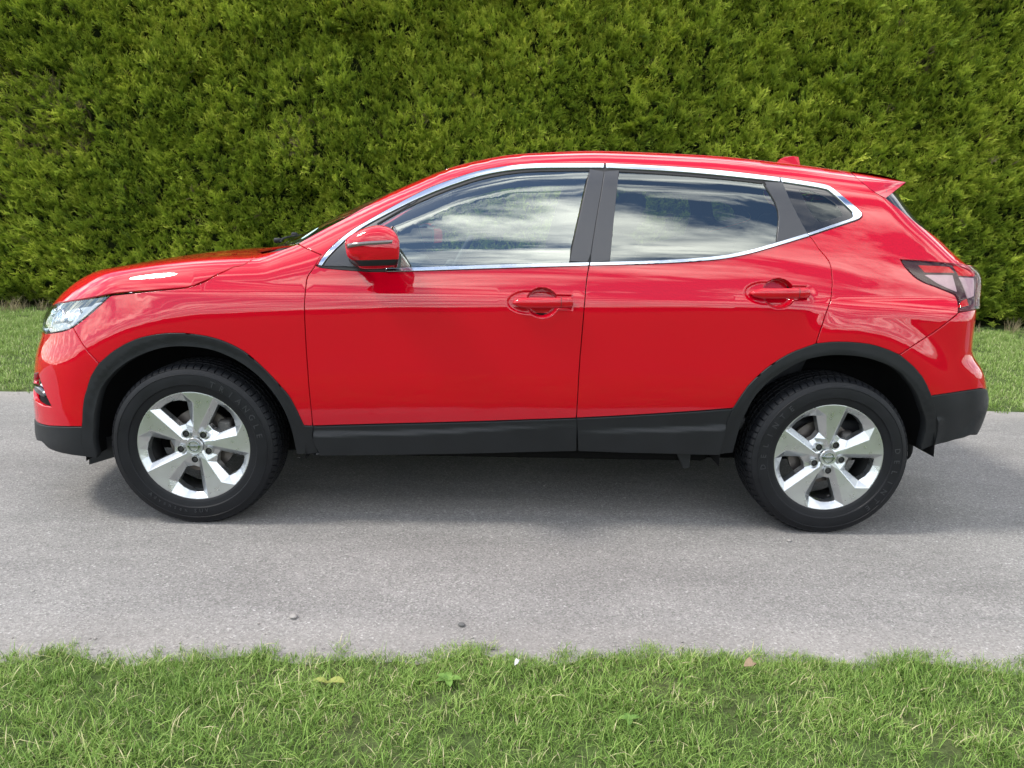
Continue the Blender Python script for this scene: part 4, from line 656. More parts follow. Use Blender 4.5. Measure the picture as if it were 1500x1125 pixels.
'hl_drl':[(-0.4079,0.8205),(-0.3602,0.8704),(-0.3253,0.9078),(-0.3075,0.9222),(-0.3317,0.9180),(-0.3754,0.8799),(-0.4159,0.8307)],
'hl_drl2':[(-0.5233,0.7817),(-0.4153,0.8089),(-0.4112,0.8230),(-0.4462,0.8303),(-0.5154,0.8137)],
'clad_crease_f':[(0.4983,0.4009),(0.5963,0.4035),(0.6957,0.4066),(0.7936,0.4099),(0.8876,0.4138),(0.9758,0.4185),(1.0600,0.4238),(1.1429,0.4300),(1.2275,0.4358),(1.3145,0.4417),(1.4023,0.4484),(1.4906,0.4547),(1.5784,0.4614)],
'clad_crease_r':[(1.5919,0.4276),(1.6257,0.4297),(1.6573,0.4317),(1.6932,0.4338),(1.7399,0.4364),(1.8036,0.4397),(1.8795,0.4434),(1.9569,0.4473),(2.0250,0.4509),(2.0793,0.4548),(2.1271,0.4579),(2.1720,0.4610),(2.2183,0.4641)],
'fog_edge':[(-0.5518,0.6067),(-0.5361,0.5912),(-0.5238,0.5747),(-0.5150,0.5576),(-0.5040,0.5416),(-0.4927,0.5262),(-0.4827,0.5109),(-0.4726,0.4958),(-0.4642,0.4801)],
'mudflap':[(2.1369,0.3366),(2.1823,0.2530),(2.1974,0.2645),(2.1892,0.3376)],
'dpillar':[(2.9465,1.4102),(2.9543,1.4007),(2.9620,1.3911),(2.9714,1.3816),(2.9825,1.3722),(2.9905,1.3631),(2.9979,1.3541),(3.0052,1.3450),(3.0151,1.3356),(3.0254,1.3260),(3.0337,1.3163),(3.0445,1.3060),(3.0556,1.2949),(3.0635,1.2822),(3.0740,1.2684),(3.0821,1.2545),(3.0909,1.2416),(3.1003,1.2303),(3.1068,1.2199),(3.1125,1.2097),(3.1157,1.1992),(3.1124,1.1882),(3.1066,1.1771),(3.1025,1.1659),(3.0967,1.1549)],
'rb_bot':[(3.0000,0.3949),(3.0104,0.3973),(3.0206,0.3996),(3.0307,0.4022),(3.0409,0.4058),(3.0517,0.4109),(3.0662,0.4159),(3.0801,0.4211),(3.0928,0.4256),(3.1020,0.4297),(3.1119,0.4327),(3.1195,0.4361),(3.1307,0.4385)],
'fb_bot':[(-0.3584,0.2814),(-0.3725,0.2832),(-0.3864,0.2848),(-0.4015,0.2861),(-0.4174,0.2874),(-0.4358,0.2882),(-0.4536,0.2895),(-0.4705,0.2915),(-0.4878,0.2938),(-0.5020,0.2980),(-0.5132,0.3039),(-0.5238,0.3102),(-0.5399,0.3145)],
'lamp_redtop':[(3.0723,1.1443),(3.1210,1.1412),(3.1907,1.1242),(3.1794,1.1096),(3.1407,1.1003),(3.0701,1.1053)],
'lamp_white':[(3.0688,1.0972),(3.1358,1.0935),(3.1177,1.0206),(3.0764,1.0129)],
'lamp_redlow':[(3.0200,0.9807),(3.0473,1.0013),(3.0700,1.0103),(3.0694,0.9874),(3.0399,0.9830)],
'lamp_strip':[(3.0155,0.9716),(3.0128,0.9622),(3.1127,0.9679),(3.1230,0.9950),(3.0681,0.9794)],
'quarter_clear':[(2.5328,1.4308),(2.5471,1.4308),(2.5627,1.4311),(2.5770,1.4308),(2.5922,1.4293),(2.6072,1.4261),(2.6232,1.4217),(2.6389,1.4166),(2.6532,1.4110),(2.6641,1.4051),(2.6742,1.3986),(2.6850,1.3916),(2.6928,1.3841),(2.7000,1.3754),(2.7046,1.3657),(2.7094,1.3564),(2.7116,1.3486),(2.7138,1.3432),(2.7143,1.3394),(2.7115,1.3360),(2.7033,1.3319),(2.6848,1.3263),(2.6578,1.3198),(2.6314,1.3141),(2.6117,1.3108),(2.5992,1.3101),(2.5939,1.3114),(2.5885,1.3143),(2.5836,1.3184),(2.5786,1.3243),(2.5718,1.3318),(2.5664,1.3401),(2.5610,1.3481)],
}
# ------------------------------------------------------------------ car: panel builder
AX0, AX1, RM = 0.25, 2.35, 0.9
S_NOSE = AX0 - RM * math.pi / 2; S_TAIL = AX1 + RM * math.pi / 2
CX = 1.28                                     # the car's base point
car = empty('car', (CX, 0, 0)); tag(car, 'red five-door crossover car with silver alloy wheels parked on the lane', 'car')
def SZ(x, y, z):
    y = abs(y)
    if x < AX0: return (AX0 - RM * math.atan2(AX0 - x, y), z)
    if x > AX1: return (AX1 + RM * math.atan2(x - AX1, y), z)
    return (x, z)
def grad(P, e=0.0022):
    x, y, z = P[:, 0], P[:, 1], P[:, 2]
    g = np.stack([F(x + e, y, z) - F(x - e, y, z), F(x, y + e, z) - F(x, y - e, z), F(x, y, z + e) - F(x, y, z - e)], 1)
    return g / np.maximum(np.linalg.norm(g, axis=1), 1e-9)[:, None]
def solve_side(q):
    s, z = q[:, 0], q[:, 1]
    th = np.where(s < AX0, (AX0 - s) / RM, np.where(s > AX1, (s - AX1) / RM, 0)); sg = np.where(s < AX0, -1.0, 1.0)
    ox = np.clip(s, AX0, AX1); dx = sg * np.sin(th); dy = -np.cos(th)
    lo = np.full(len(s), 0.12); hi = np.full(len(s), 1.7)
    for _ in range(30):
        m = (lo + hi) / 2; f = F(ox + dx * m, dy * m, z); lo = np.where(f < 0, m, lo); hi = np.where(f < 0, hi, m)
    return np.stack([ox + dx * lo, dy * lo, z], 1)
def solve_top(q):
    x, y = q[:, 0], q[:, 1]; lo = np.full(len(x), 0.5); hi = np.full(len(x), 1.8)
    for _ in range(30):
        m = (lo + hi) / 2; f = F(x, y, m); lo = np.where(f < 0, m, lo); hi = np.where(f < 0, hi, m)
    return np.stack([x, y, lo], 1)
def jn(*parts):
    """join named curves ('-name' reversed) and points into one outline"""
    out = []
    for p in parts:
        if isinstance(p, str): c = CURVES[p[1:]][::-1] if p[0] == '-' else CURVES[p]
        elif isinstance(p, list): c = p
        else: c = [p]
        for a in c:
            if not out or math.hypot(a[0] - out[-1][0], a[1] - out[-1][1]) > 1e-4: out.append((float(a[0]), float(a[1])))
    if math.hypot(out[0][0] - out[-1][0], out[0][1] - out[-1][1]) < 1e-4: out.pop()
    return out
def area(p):
    p = np.array(p); return 0.5 * np.sum(p[:, 0] * np.roll(p[:, 1], -1) - np.roll(p[:, 0], -1) * p[:, 1])
def inset(p, g):
    p = np.array(p); p = p if area(p) > 0 else p[::-1]
    if abs(g) < 1e-9: return p
    e = np.roll(p, -1, 0) - p; e /= np.maximum(np.linalg.norm(e, axis=1), 1e-9)[:, None]; n = np.stack([-e[:, 1], e[:, 0]], 1)
    a = n + np.roll(n, 1, 0); l2 = np.maximum((a * a).sum(1), 0.35)
    return p + a * (2 * g / l2)[:, None]
def resample(p, h):
    out = []; n = len(p)
    for i in range(n):
        a = p[i]; b = p[(i + 1) % n]; k = max(1, int(math.ceil(np.hypot(*(b - a)) / h)))
        for j in range(k): out.append(a + (b - a) * j / k)
    return np.array(out)
def inside(pt, poly):
    x, y = pt[:, 0][:, None], pt[:, 1][:, None]; x0, y0 = poly[:, 0][None], poly[:, 1][None]; x1, y1 = np.roll(poly[:, 0], -1)[None], np.roll(poly[:, 1], -1)[None]
    with np.errstate(divide='ignore', invalid='ignore'):
        c = ((y0 > y) != (y1 > y)) & (x < (x1 - x0) * (y - y0) / (y1 - y0) + x0)
    return (c.sum(1) % 2) == 1
def dist_poly(pt, poly):
    a = poly[None]; b = np.roll(poly, -1, 0)[None]; p = pt[:, None]; ab = b - a
    t = np.clip(((p - a) * ab).sum(2) / np.maximum((ab * ab).sum(2), 1e-12), 0, 1); return np.linalg.norm(p - a - ab * t[..., None], axis=2).min(1)
def panel_geo(loops, off=0.0, gap=0.0033, flange=0.012, res=0.022, mode='side', offn=None, extra=None, keep_res=0.016, symmetric=False, lip=0.0014):
    L = [resample(inset(l, gap if i == 0 else -gap), keep_res) for i, l in enumerate(loops)]
    lo = L[0].min(0); hi = L[0].max(0)
    gx = np.arange(lo[0] + res * .5, hi[0], res); gy = np.arange(lo[1] + res * .5, hi[1], res)
    G = np.stack(np.meshgrid(gx, gy, indexing='ij'), -1).reshape(-1, 2); G = G + (np.arange(len(G)) % 2)[:, None] * np.array([0, res * .001])
    if extra is not None:
        ex, reg = extra
        G = np.concatenate([G[~reg(G)], ex])
    ok = inside(G, L[0]) & (dist_poly(G, L[0]) > res * .5)
    for h in L[1:]: ok &= ~inside(G, h) & (dist_poly(G, h) > res * .5)
    G = G[ok]
    pts = np.concatenate(L + [G]); edges = []; k = 0
    for l in L:
        n = len(l); edges += [(k + i, k + (i + 1) % n) for i in range(n)]; k += n
    vo, eo, fo, ov, oe, of = delaunay_2d_cdt([Vector(p) for p in pts], edges, [], 0, 1e-6)
    V2 = np.array([tuple(v) for v in vo]); T = np.array([f for f in fo if len(f) == 3])
    c = V2[T].mean(1); ok = inside(c, L[0])
    for h in L[1:]: ok &= ~inside(c, h)
    T = T[ok]
    P = (solve_side if mode == 'side' else solve_top)(V2)
    nr = grad(P); o_ = off + (offn(P) if offn else 0.0)
    if offn:      # tilt the normals with the varying offset
        e = 0.003; base = P.copy(); t1 = np.cross(nr, np.array([0, 0, 1.0])); t1 /= np.maximum(np.linalg.norm(t1, axis=1), 1e-6)[:, None]; t2 = np.cross(nr, t1)
        d1 = (offn(P + t1 * e) - offn(P - t1 * e)) / (2 * e); d2 = (offn(P + t2 * e) - offn(P - t2 * e)) / (2 * e)
        n2 = nr - t1 * d1[:, None] - t2 * d2[:, None]; n2 /= np.linalg.norm(n2, axis=1)[:, None]
    else: n2 = nr
    Q = P + nr * (o_[:, None] if offn else o_)
    # orient outwards
    fn = np.cross(Q[T[:, 1]] - Q[T[:, 0]], Q[T[:, 2]] - Q[T[:, 0]]); flip = (fn * nr[T[:, 0]]).sum(1) < 0; T[flip] = T[flip][:, ::-1]
    verts = [Q]; norms = [n2]; faces = [tuple(t) for t in T]; nv = len(Q)
    if flange:
        cnt = {}
        for t in T:
            for i in range(3):
                a, b = int(t[i]), int(t[(i + 1) % 3]); cnt[(a, b)] = 1
        nxt = {a: b for (a, b) in cnt if (b, a) not in cnt}
        ring = list(nxt); rid = {a: i for i, a in enumerate(ring)}
        prv = {b: a for a, b in nxt.items()}
        tang = np.array([Q[nxt[a]] - Q[prv.get(a, a)] for a in ring]); tang /= np.maximum(np.linalg.norm(tang, axis=1), 1e-9)[:, None]
        rn = nr[ring]; out = np.cross(tang, rn)
        r1 = Q[ring] + out * lip - rn * lip; r2 = r1 - rn * flange
        verts += [r1, r2]; norms += [(rn + out) / 1.4142, out]
        m = len(ring)
        for a, b in nxt.items():
            i, j = rid[a], rid.get(b)
            if j is None: continue
            faces.append((b, a, nv + i, nv + j)); faces.append((nv + j, nv + i, nv + m + i, nv + m + j))
    Vx = np.concatenate(verts); Nx = np.concatenate(norms)
    if symmetric:
        k = len(Vx); Vm = Vx * np.array([1, -1, 1]); Nm = Nx * np.array([1, -1, 1])
        faces = faces + [tuple(i + k for i in reversed(f)) for f in faces]; Vx = np.concatenate([Vx, Vm]); Nx = np.concatenate([Nx, Nm])
    return Vx, faces, Nx
SHELL = []
def one(name, loops, mat, parent=None, **kw):
    v, f, n = panel_geo(loops, **kw)
    p = parent or car
    return mk(name, v, f, mat, p, n, loc=(-CX, 0, 0) if p is car else None)
def pair(name, loops, mat, parents=None, **kw):
    v, f, n = panel_geo(loops, **kw)
    out = []
    for k in (0, 1):
        p = parents[k] if parents else car
        if k: v2 = v * np.array([1, -1, 1]); n2 = n * np.array([1, -1, 1]); f2 = [tuple(reversed(q)) for q in f]
        else: v2, n2, f2 = v, n, f
        out.append(mk(name, v2, f2, mat, p, n2, loc=(-CX, 0, 0) if p is car else None))
    return out
def shell(loops, **kw):
    v, f, n = panel_geo(loops, off=-0.022, gap=-0.010, flange=0, res=0.05, keep_res=0.05, **kw); SHELL.append((v, f, n))
def mbpair(mb, name, mat, parents=None, **kw):
    return [mb.build(name, mat, parents[k] if parents else car, loc=(-CX, 0, 0) if not parents else None, mirror=bool(k), **kw) for k in (0, 1)]

# local features of the flanks: scoops behind the door handles
def scoop(xc, zc, w, h, depth, tail):
    def fn(x, y, z):
        u = (x - xc) / w; v = (z - zc) / h
        r = np.sqrt(u * u + v * v); core = depth * sstep((1.0 - r) / 0.17)
        ul = (x - (xc - 0.055)) / (w * 1.35); vl = (z - zc) / (h * 0.80); rl = np.sqrt(ul * ul + vl * vl)
        lens_ = 0.006 * sstep((1.0 - rl) / 0.20)
        ur = np.abs(x - (xc + 0.075)) / 0.066; vr = np.abs(z - zc - .004) / 0.029
        box_ = 0.008 * sstep((1 - (ur ** 6 + vr ** 6) ** (1 / 6)) / 0.16)
        return np.where(y > 0.7, np.maximum(core, np.maximum(lens_, box_)), 0.0)
    return fn
HANDLES = [(1.420, 0.962), (2.372, 1.019)]
for hx, hz in HANDLES: EXTRA.append(scoop(hx, hz, 0.068, 0.060, 0.040, 0.05))
def fine_pts(regs, h=0.0042):
    P = []
    for (a, b, c, d) in regs:
        P.append(np.stack(np.meshgrid(np.arange(a, b, h), np.arange(c, d, h), indexing='ij'), -1).reshape(-1, 2))
    ex = np.concatenate(P)
    def reg(G):
        m = np.zeros(len(G), bool)
        for (a, b, c, d) in regs: m |= (G[:, 0] > a) & (G[:, 0] < b) & (G[:, 1] > c) & (G[:, 1] < d)
        return m
    return ex, reg

C = CURVES
# ---- front wing, bonnet
wing = jn('hl_bottom', 'hood_line', 'cowl_edge', 'pillar_seam', 'door_front', '-archf_c', '-wing_bumper')
pair('front_wing', [wing], 'paint'); shell([wing])
hood_side = solve_side(np.array(jn('hl_top')[:-1] + jn('hood_line')))
hs = [(p[0], p[1]) for p in hood_side]
nose_pts = [(T_hood, -yy) for T_hood, yy in ((-.665, .64), (-.715, .52), (-.752, .38), (-.772, .2), (-.778, 0.0))]
rear_pts = [(.225, -.60), (.16, -.45), (.11, -.25), (.095, 0.0)]
half = hs + rear_pts
loop = half + [(a, -b) for a, b in half[::-1][1:]] + [(a, -b) for a, b in nose_pts] + [(a, b) for a, b in nose_pts[::-1][1:]]
def bonnet_crease(P):
    yy = np.abs(P[:, 1]); yc = 0.60 + 0.10 * np.clip(P[:, 0], -.8, .3)
    return 0.004 * sstep((yy - yc + .08) / 0.16) * sstep((P[:, 0] + .75) / .3) * (1 - sstep((P[:, 0] - .05) / .3)) * (1 - sstep((yy - yc - .06) / .16))
one('bonnet', [loop], 'paint', mode='top', res=0.03, offn=bonnet_crease)
# ---- windscreen, cowl, roof
we = solve_side(np.array(jn('wscreen_edge'))); wl = [(p[0], p[1]) for p in we]
half = [(wl[0][0] - .02, wl[0][1] + .03)] + wl[1:] + [(1.10, -.44), (1.16, -.28), (1.185, 0)]
base = [(.33, -.60), (.24, -.42), (.175, -.2), (.16, 0.0)]
loop = half + [(a, -b) for a, b in half[::-1][1:]] + [(a, -b) for a, b in base] + [(a, b) for a, b in base[::-1][1:]]
wsc = one('windscreen', [loop], 'glass_w', mode='top', res=0.04, off=-0.004, flange=0.004)
cw = [(.23, -.64), (.17, -.45), (.12, -.25), (.105, 0)]; cb = [(.41, -.70), (.34, -.60), (.25, -.42), (.185, -.2), (.17, 0.0)]
half = cw; loop = cw + [(a, -b) for a, b in cw[::-1][1:]] + [(a, -b) for a, b in cb] + [(a, b) for a, b in cb[::-1][1:]]
one('cowl', [loop], 'trim', mode='top', res=0.03, off=-0.022, flange=0.01)
# wipers resting on the cowl
for k, (y0, y1) in enumerate(((-.60, .02), (-.02, .58))):
    mb = MB(); pth = []
    for i in range(9):
        t = i / 8; yy = y0 + (y1 - y0) * t; xx = float(0.20 + 0.27 * (yy + .05) ** 2) + .03; zz = float(solve_top(np.array([[xx, yy]]))[0, 2]) + .014
        pth.append((xx, yy, zz))
    mb.tube(pth, .005, 6)
    wp = mb.build('wiper', 'trim', wsc)
    mb = MB(); mb.rbox((pth[0][0] - .02, pth[0][1] + .02, pth[0][2] + .004), (.03, .03, .022), .008); mb.build('wiper_pivot', 'trim', wsc)
st = np.array([[ .449 + .030 * math.cos(a) * .9, -.652 + .034 * math.sin(a) + .036 * math.cos(a)] for a in np.linspace(0, 2 * math.pi, 21)[:-1]])
one('sticker', [[tuple(p) for p in st]], 'sticker', wsc, mode='top', res=0.01, off=0.0006, gap=0, flange=0)
RE = -0.50                                      # roof seam
def roof_z(x): return [(float(x_), float(z_)) for x_, _, z_ in solve_top(np.stack([np.asarray(x, float), np.full(len(x), RE)], 1))]
seam_x = np.concatenate([[we[-1][0] + 0.0], np.linspace(1.10, 2.74, 34)])
seam = [SZ(a, RE, b) for a, b in roof_z(seam_x)]
half = [(1.005, RE)] + [(x_, RE) for x_ in np.linspace(1.10, 2.76, 20)] + [(2.80, -.44), (2.83, -.25), (2.84, 0)]
fr = [(1.12, -.43), (1.18, -.28), (1.20, 0)]
loop = half + [(a, -b) for a, b in half[::-1][1:]] + [(a, -b) for a, b in fr] + [(a, b) for a, b in fr[::-1][1:]]
roof = one('roof', [loop], 'paint', mode='top', res=0.04, gap=-0.0005, flange=0.004, lip=0.0004)
# ---- bodyside: A pillar, cantrail, quarter panel
side = jn('wscreen_edge', seam, 'spoiler_seam', 'dpillar', (SZ(3.262, -.690, 1.108)), '-lamp_top', 'lamp_bot', 'quarter_bumper', '-archr_b', '-door_rear', '-frame_q', '-frame_r', '-frame_f', '-pillar_seam')
# pillar_seam ends at the door corner, frame_f starts there
bside = pair('side_panel', [side], 'paint', res=0.022); 
v, f, n = panel_geo([side], off=-0.02, gap=0.001, flange=0, res=0.05, keep_res=0.03); SHELL.append((v, f, n))
# ---- doors
crease_f = np.array(C['clad_crease_f']); crease_r = np.array(C['clad_crease_r'])
fd_loop = jn('door_front', 'door_f_bottom', '-door_mid', '-belt_f')
fdoor = pair('front_door', [fd_loop], 'paint', extra=fine_pts([(1.25, 1.535, .885, 1.04)])); shell([fd_loop])
rd_loop = jn('door_mid', 'door_r_bottom', 'archr_a', '-door_rear', '-belt_r')
rdoor = pair('rear_door', [rd_loop], 'paint', extra=fine_pts([(2.20, 2.49, .94, 1.10)])); shell([rd_loop])
def clad_off(cr, lo=0.003, hi=0.018, fade=None):
    xs, zs = cr[:, 0], cr[:, 1]
    def fn(P):
        zc = np.interp(P[:, 0], xs, zs); k = np.ones(len(P)) if fade is None else np.interp(P[:, 0], fade[0], fade[1])
        return lo + (hi - lo) * k * sstep((zc + .012 - P[:, 2]) / .024)
    return fn
low_f = [tuple(p) for p in C['door_f_bottom']]; low_r = [tuple(p) for p in C['door_r_bottom']]
cl = jn('clad_f_front', 'clad_f_bot', [low_f[-1]], [(a, b - .003) for a, b in low_f[::-1]])
pair('cladding', [cl], 'trim', fdoor, offn=clad_off(crease_f, fade=([.5, 1.1, 1.55], [1, .8, .15])), res=.012, flange=.03); shell([cl])
cl = jn([(a, b - .003) for a, b in low_r], '-archr_gap', '-clad_r_bot')
pair('cladding', [cl], 'trim', rdoor, offn=clad_off(crease_r, fade=([1.58, 1.8, 2.1], [.1, .7, 1])), res=.012, flange=.03); shell([cl])
# ---- windows: seal ring, chrome, panes, pillar covers
glass_f = jn('glass_f_top', '-cover_f_left', '-glass_f_bot')
out_f = jn('frame_f', 'gap_mid_up', '-belt_f')
pair('window_seal', [out_f, glass_f], 'rubber', fdoor, off=-0.003, gap=0.0015, flange=.012, res=.02)
cov = jn('cover_f_left', [(1.60, 1.122)], [p for p in C['gap_mid_up'] if p[1] < 1.505 and p[1] > 1.125][::-1])
pair('pillar_cover', [cov], 'satin', fdoor, off=0.002, gap=.0025, flange=.006)
sail = jn('chrome_f_in')[:26] + [tuple(C['glass_f_top'][1])] + [tuple(C['glass_f_bot'][0])]
pair('mirror_sail', [sail], 'satin', fdoor, off=0.001, gap=.004, flange=.006)
ch = jn('frame_f', '-chrome_f_in')
pair('chrome_trim', [ch], 'chrome', fdoor, off=0.004, gap=.0042, flange=.007, res=.012)
ch = jn('chrome_bf_top', '-chrome_bf_bot')
pair('chrome_trim', [ch], 'chrome', fdoor, off=0.005, gap=.0005, flange=.007, res=.012)
pair('window_pane', [glass_f], 'glass_f', fdoor, off=-0.007, gap=-.006, flange=0, res=.03)
glass_r = jn('glass_r_top', 'cover_c_left', '-glass_r_bot', '-cover_r_right')
out_r = jn('frame_r', 'gap_c', '-belt_r', '-gap_mid_up')
pair('window_seal', [out_r, glass_r], 'rubber', rdoor, off=-0.003, gap=0.0015, flange=.012, res=.02)
gm = [p for p in C['gap_mid_up'] if p[1] < 1.505 and p[1] > 1.122]
cov = jn(gm, [(1.612, 1.122)], '-cover_r_right')
pair('pillar_cover', [cov], 'satin', rdoor, off=0.002, gap=.0025, flange=.006)
gc = [p for p in C['gap_c'] if p[1] < 1.478]
cov = jn('cover_c_left', [tuple(C['chrome_br_top'][-5])], [tuple(C['chrome_br_top'][-1])], gc[::-1])
pair('pillar_cover', [cov], 'satin', rdoor, off=0.002, gap=.0025, flange=.006)
ch = jn('frame_r', '-chrome_r_in')
pair('chrome_trim', [ch], 'chrome', rdoor, off=0.004, gap=.0040, flange=.007, res=.012)
ch = jn('chrome_br_top', '-chrome_br_bot')
pair('chrome_trim', [ch], 'chrome', rdoor, off=0.005, gap=.0005, flange=.007, res=.012)
pair('window_pane', [glass_r], 'glass_r', rdoor, off=-0.007, gap=-.006, flange=0, res=.03)
out_q = jn('frame_q', '-gap_c')
clear = inset(np.array(C['quarter_clear']), 0)
qwin = pair('quarter_window', [out_q, [tuple(p) for p in clear]], 'gloss_black', off=-0.003, gap=.002, flange=.01)
pair('pane', [[tuple(p) for p in clear]], 'glass_q', qwin, off=-.004, gap=-.004, flange=0, res=.03)
ch = jn('frame_q', '-chrome_q_in')
pair('chrome_trim', [ch], 'chrome', qwin, off=0.004, gap=.0038, flange=.007, res=.012)
# ---- door handles
for k, (hx, hz) in enumerate(HANDLES):
    doors = (fdoor, rdoor)[k]
    x0, x1 = hx - .118, hx + .122
    q = solve_side(np.array([[x0 - .03, hz], [x1 + .02, hz + .004]])); ya, yb = q[0, 1], q[1, 1]
    def hpath(t):
        return np.array([x0 + (x1 - x0) * t, ya + (yb - ya) * t - .004 - .017 * math.sin(math.pi * min(1, max(0, t * 1.04))) ** .6, hz - .001 + .006 * t])
    mb = MB(); nseg = 26; nr_ = 14; kk = len(mb.v)
    for i in range(nseg + 1):
        t = i / nseg; c = hpath(t); hh = .021 * min(1, (.18 + (t / .18) ** .6 * .82) if t < .18 else 1); hh *= 1 if t < .96 else (1 - ((t - .96) / .04) ** 2 * .35)
        th = .013 if 0.02 < t < .98 else .010
        for j in range(nr_):
            w = 2 * math.pi * j / nr_; cx_, sx_ = math.cos(w), math.sin(w)
            mb.v.append((c[0], c[1] - th * math.copysign(abs(cx_) ** .8, cx_), c[2] + hh * math.copysign(abs(sx_) ** .75, sx_)))
    for i in range(nseg):
        for j in range(nr_): mb.f.append((i * nr_ + j, i * nr_ + (j + 1) % nr_, (i + 1) * nr_ + (j + 1) % nr_, (i + 1) * nr_ + j))
    mb.f.append(tuple(range(nr_))); mb.f.append(tuple(nseg * nr_ + j for j in range(nr_))[::-1])
    mbpair(mb, 'handle', 'paint', doors, angle=50)
    mb = MB(); c = hpath(.80); kk = 0
    mb.v = []; mb.f = []
    for i, dx_ in enumerate((-.0012, .0012)):
        for j in range(nr_):
            w = 2 * math.pi * j / nr_; cx_, sx_ = math.cos(w), math.sin(w)
            mb.v.append((c[0] + dx_, c[1] - .0135 * math.copysign(abs(cx_) ** .8, cx_), c[2] + .0215 * math.copysign(abs(sx_) ** .75, sx_)))
    for j in range(nr_): mb.f.append((j, (j + 1) % nr_, nr_ + (j + 1) % nr_, nr_ + j))
    mbpair(mb, 'handle_joint', 'rubber', doors)
# ---- wheel arch trims
at_f = jn('archf_a', 'archf_b', 'archf_c', [(.49, C['archf_c'][-1][1] - .003)], [(C['clad_f_front'][3][0] - .004, C['clad_f_front'][3][1]), (C['clad_f_front'][-1][0] - .006, C['clad_f_front'][-1][1]), (C['clad_f_front'][-1][0] - .006, C['clad_f_bot'][1][1] - .002)], '-archf_in')
def arch_off(cx):
    def fn(P):
        r = np.hypot(P[:, 0] - cx, P[:, 2] - .345); return 0.006 - .005 * sstep((.455 - r) / .03)
    return fn
pair('wheel_arch_trim', [at_f], 'trim', offn=arch_off(0.0), res=.014, gap=.001, flange=.04)
at_r = jn('archr_gap', 'archr_a', 'archr_b', 'archr_c', 'archr_d', '-archr_in')
pair('wheel_arch_trim', [at_r], 'trim', offn=arch_off(2.646), res=.014, gap=.001, flange=.04)
# ---- front bumper, grille, lamps
SN = S_NOSE
fb = jn('wing_bumper', '-archf_b', 'fb_black_top', [(-.72, .372), (-.85, .362), (SN + .12, .36), (SN, .36), (SN, .46), (SN + .42, .46), (SN + .47, .52), (SN + .36, .70), (SN + .33, .735), (SN + .42, .752)], 'hl_front')
fog = [(-.665, .600), (-.60, .545), (-.545, .475), (-.60, .455), (-.70, .462), (-.76, .50), (-.75, .575)]
fog_l = [tuple(C['fog_edge'][0]), tuple(C['fog_edge'][4]), tuple(C['fog_edge'][-1])]
f0, f1, f2 = fog_l
fog = [f0, f1, f2, (f2[0] - .055, f2[1] - .004), (f2[0] - .14, f2[1] + .004), (f0[0] - .13, (f0[1] + f2[1]) / 2), (f0[0] - .10, f0[1] - .03)]
bump = one('front_bumper', [fb, fog], 'paint', symmetric=True, res=.02, flange=.018)
shell([jn('wing_bumper', '-archf_b', 'fb_black_top', [(-.85, .37), (SN, .36), (SN, .74)], 'hl_front')])
pair('fog_recess', [fog], 'gloss_black', (bump, bump), off=-.045, gap=-.006, flange=0, res=.02)
fc = solve_side(np.array([[f1[0] - .075, f1[1] - .015]]))[0]
pr = MB(); pr.revolve([(-.012, 0.0001), (-.012, .026), (-.004, .032), (.012, .034)], 20); rt = Euler((0, 0, R(-38))).to_matrix()
mb = MB(); mb.add([rt @ Vector(v) + Vector((fc[0] + .03, fc[1] + .02, fc[2])) for v in pr.v], pr.f)
mbpair(mb, 'fog_lamp', 'reflector', (bump, bump), angle=40)
fin = [(f0[0] - .02, f1[1] + .004), (f1[0] - .008, f1[1] - .006), (f2[0] - .03, (f1[1] + f2[1]) / 2 + .006), (f2[0] - .10, (f1[1] + f2[1]) / 2 + .012), (f0[0] - .10, f1[1] - .004)]
pair('fog_fin', [fin], 'gloss_black', (bump, bump), off=.004, gap=0, flange=.03, res=.02)
gr_ = [(SN, .46), (SN + .42, .46), (SN + .47, .52), (SN + .36, .70), (SN + .33, .735), (SN + .30, .845), (SN, .85)]
one('grille', [gr_], 'gloss_black', bump, symmetric=True, off=-.03, gap=-.004, flange=0, res=.03)
for zz in (.52, .575, .63, .685, .74, .795):
    sl = [(SN, zz), (SN + .35, zz), (SN + .35, zz + .014), (SN, zz + .014)]
    one('grille_slat', [sl], 'trim', bump, symmetric=True, off=-.018, gap=0, flange=.01, res=.03)
vm = [(SN + .36, .70), (SN + .31, .845), (SN + .26, .845), (SN + .30, .70), (SN + .12, .53), (SN, .52), (SN, .47), (SN + .16, .485)]
one('grille_chrome', [vm], 'chrome', bump, symmetric=True, off=.002, gap=0, flange=.02, res=.02)
lowb = jn('archf_a', [(a, b - .002) for a, b in C['fb_black_top']], [(-.72, .366), (-.85, .355), (SN, .35), (SN, .235), (SN + .3, .238)], '-fb_bot')
def lip_off(P): return .004 + .012 * sstep((.31 - P[:, 2]) / .05) * sstep((-.55 - P[:, 0]) / .15)
one('lower_bumper', [lowb], 'trim', bump, symmetric=True, offn=lip_off, gap=.0015, flange=.05, res=.02); shell([lowb])
mb = MB(); mb.add([(-.533, -.70, .30), (-.539, -.70, .186), (-.36, -.70, .245), (-.36, -.70, .33), (-.533, -.68, .30), (-.539, -.68, .186), (-.36, -.68, .245), (-.36, -.68, .33)], [(0, 1, 2, 3), (7, 6, 5, 4), (0, 4, 5, 1), (1, 5, 6, 2), (2, 6, 7, 3), (3, 7, 4, 0)])
mbpair(mb, 'air_deflector', 'trim', (bump, bump), smooth=False)
hl_in = SZ(-.735, -.50, .765); hl_in2 = SZ(-.70, -.55, .872)
hlo = jn('hl_front', 'hl_bottom', '-hl_top', [hl_in2, hl_in])
hlamp = pair('headlight', [hlo], 'lamp_black', off=-.035, gap=-.002, flange=0, res=.02)
pair('lens', [hlo], 'lens', hlamp, off=.001, gap=.0035, flange=.035, res=.02)
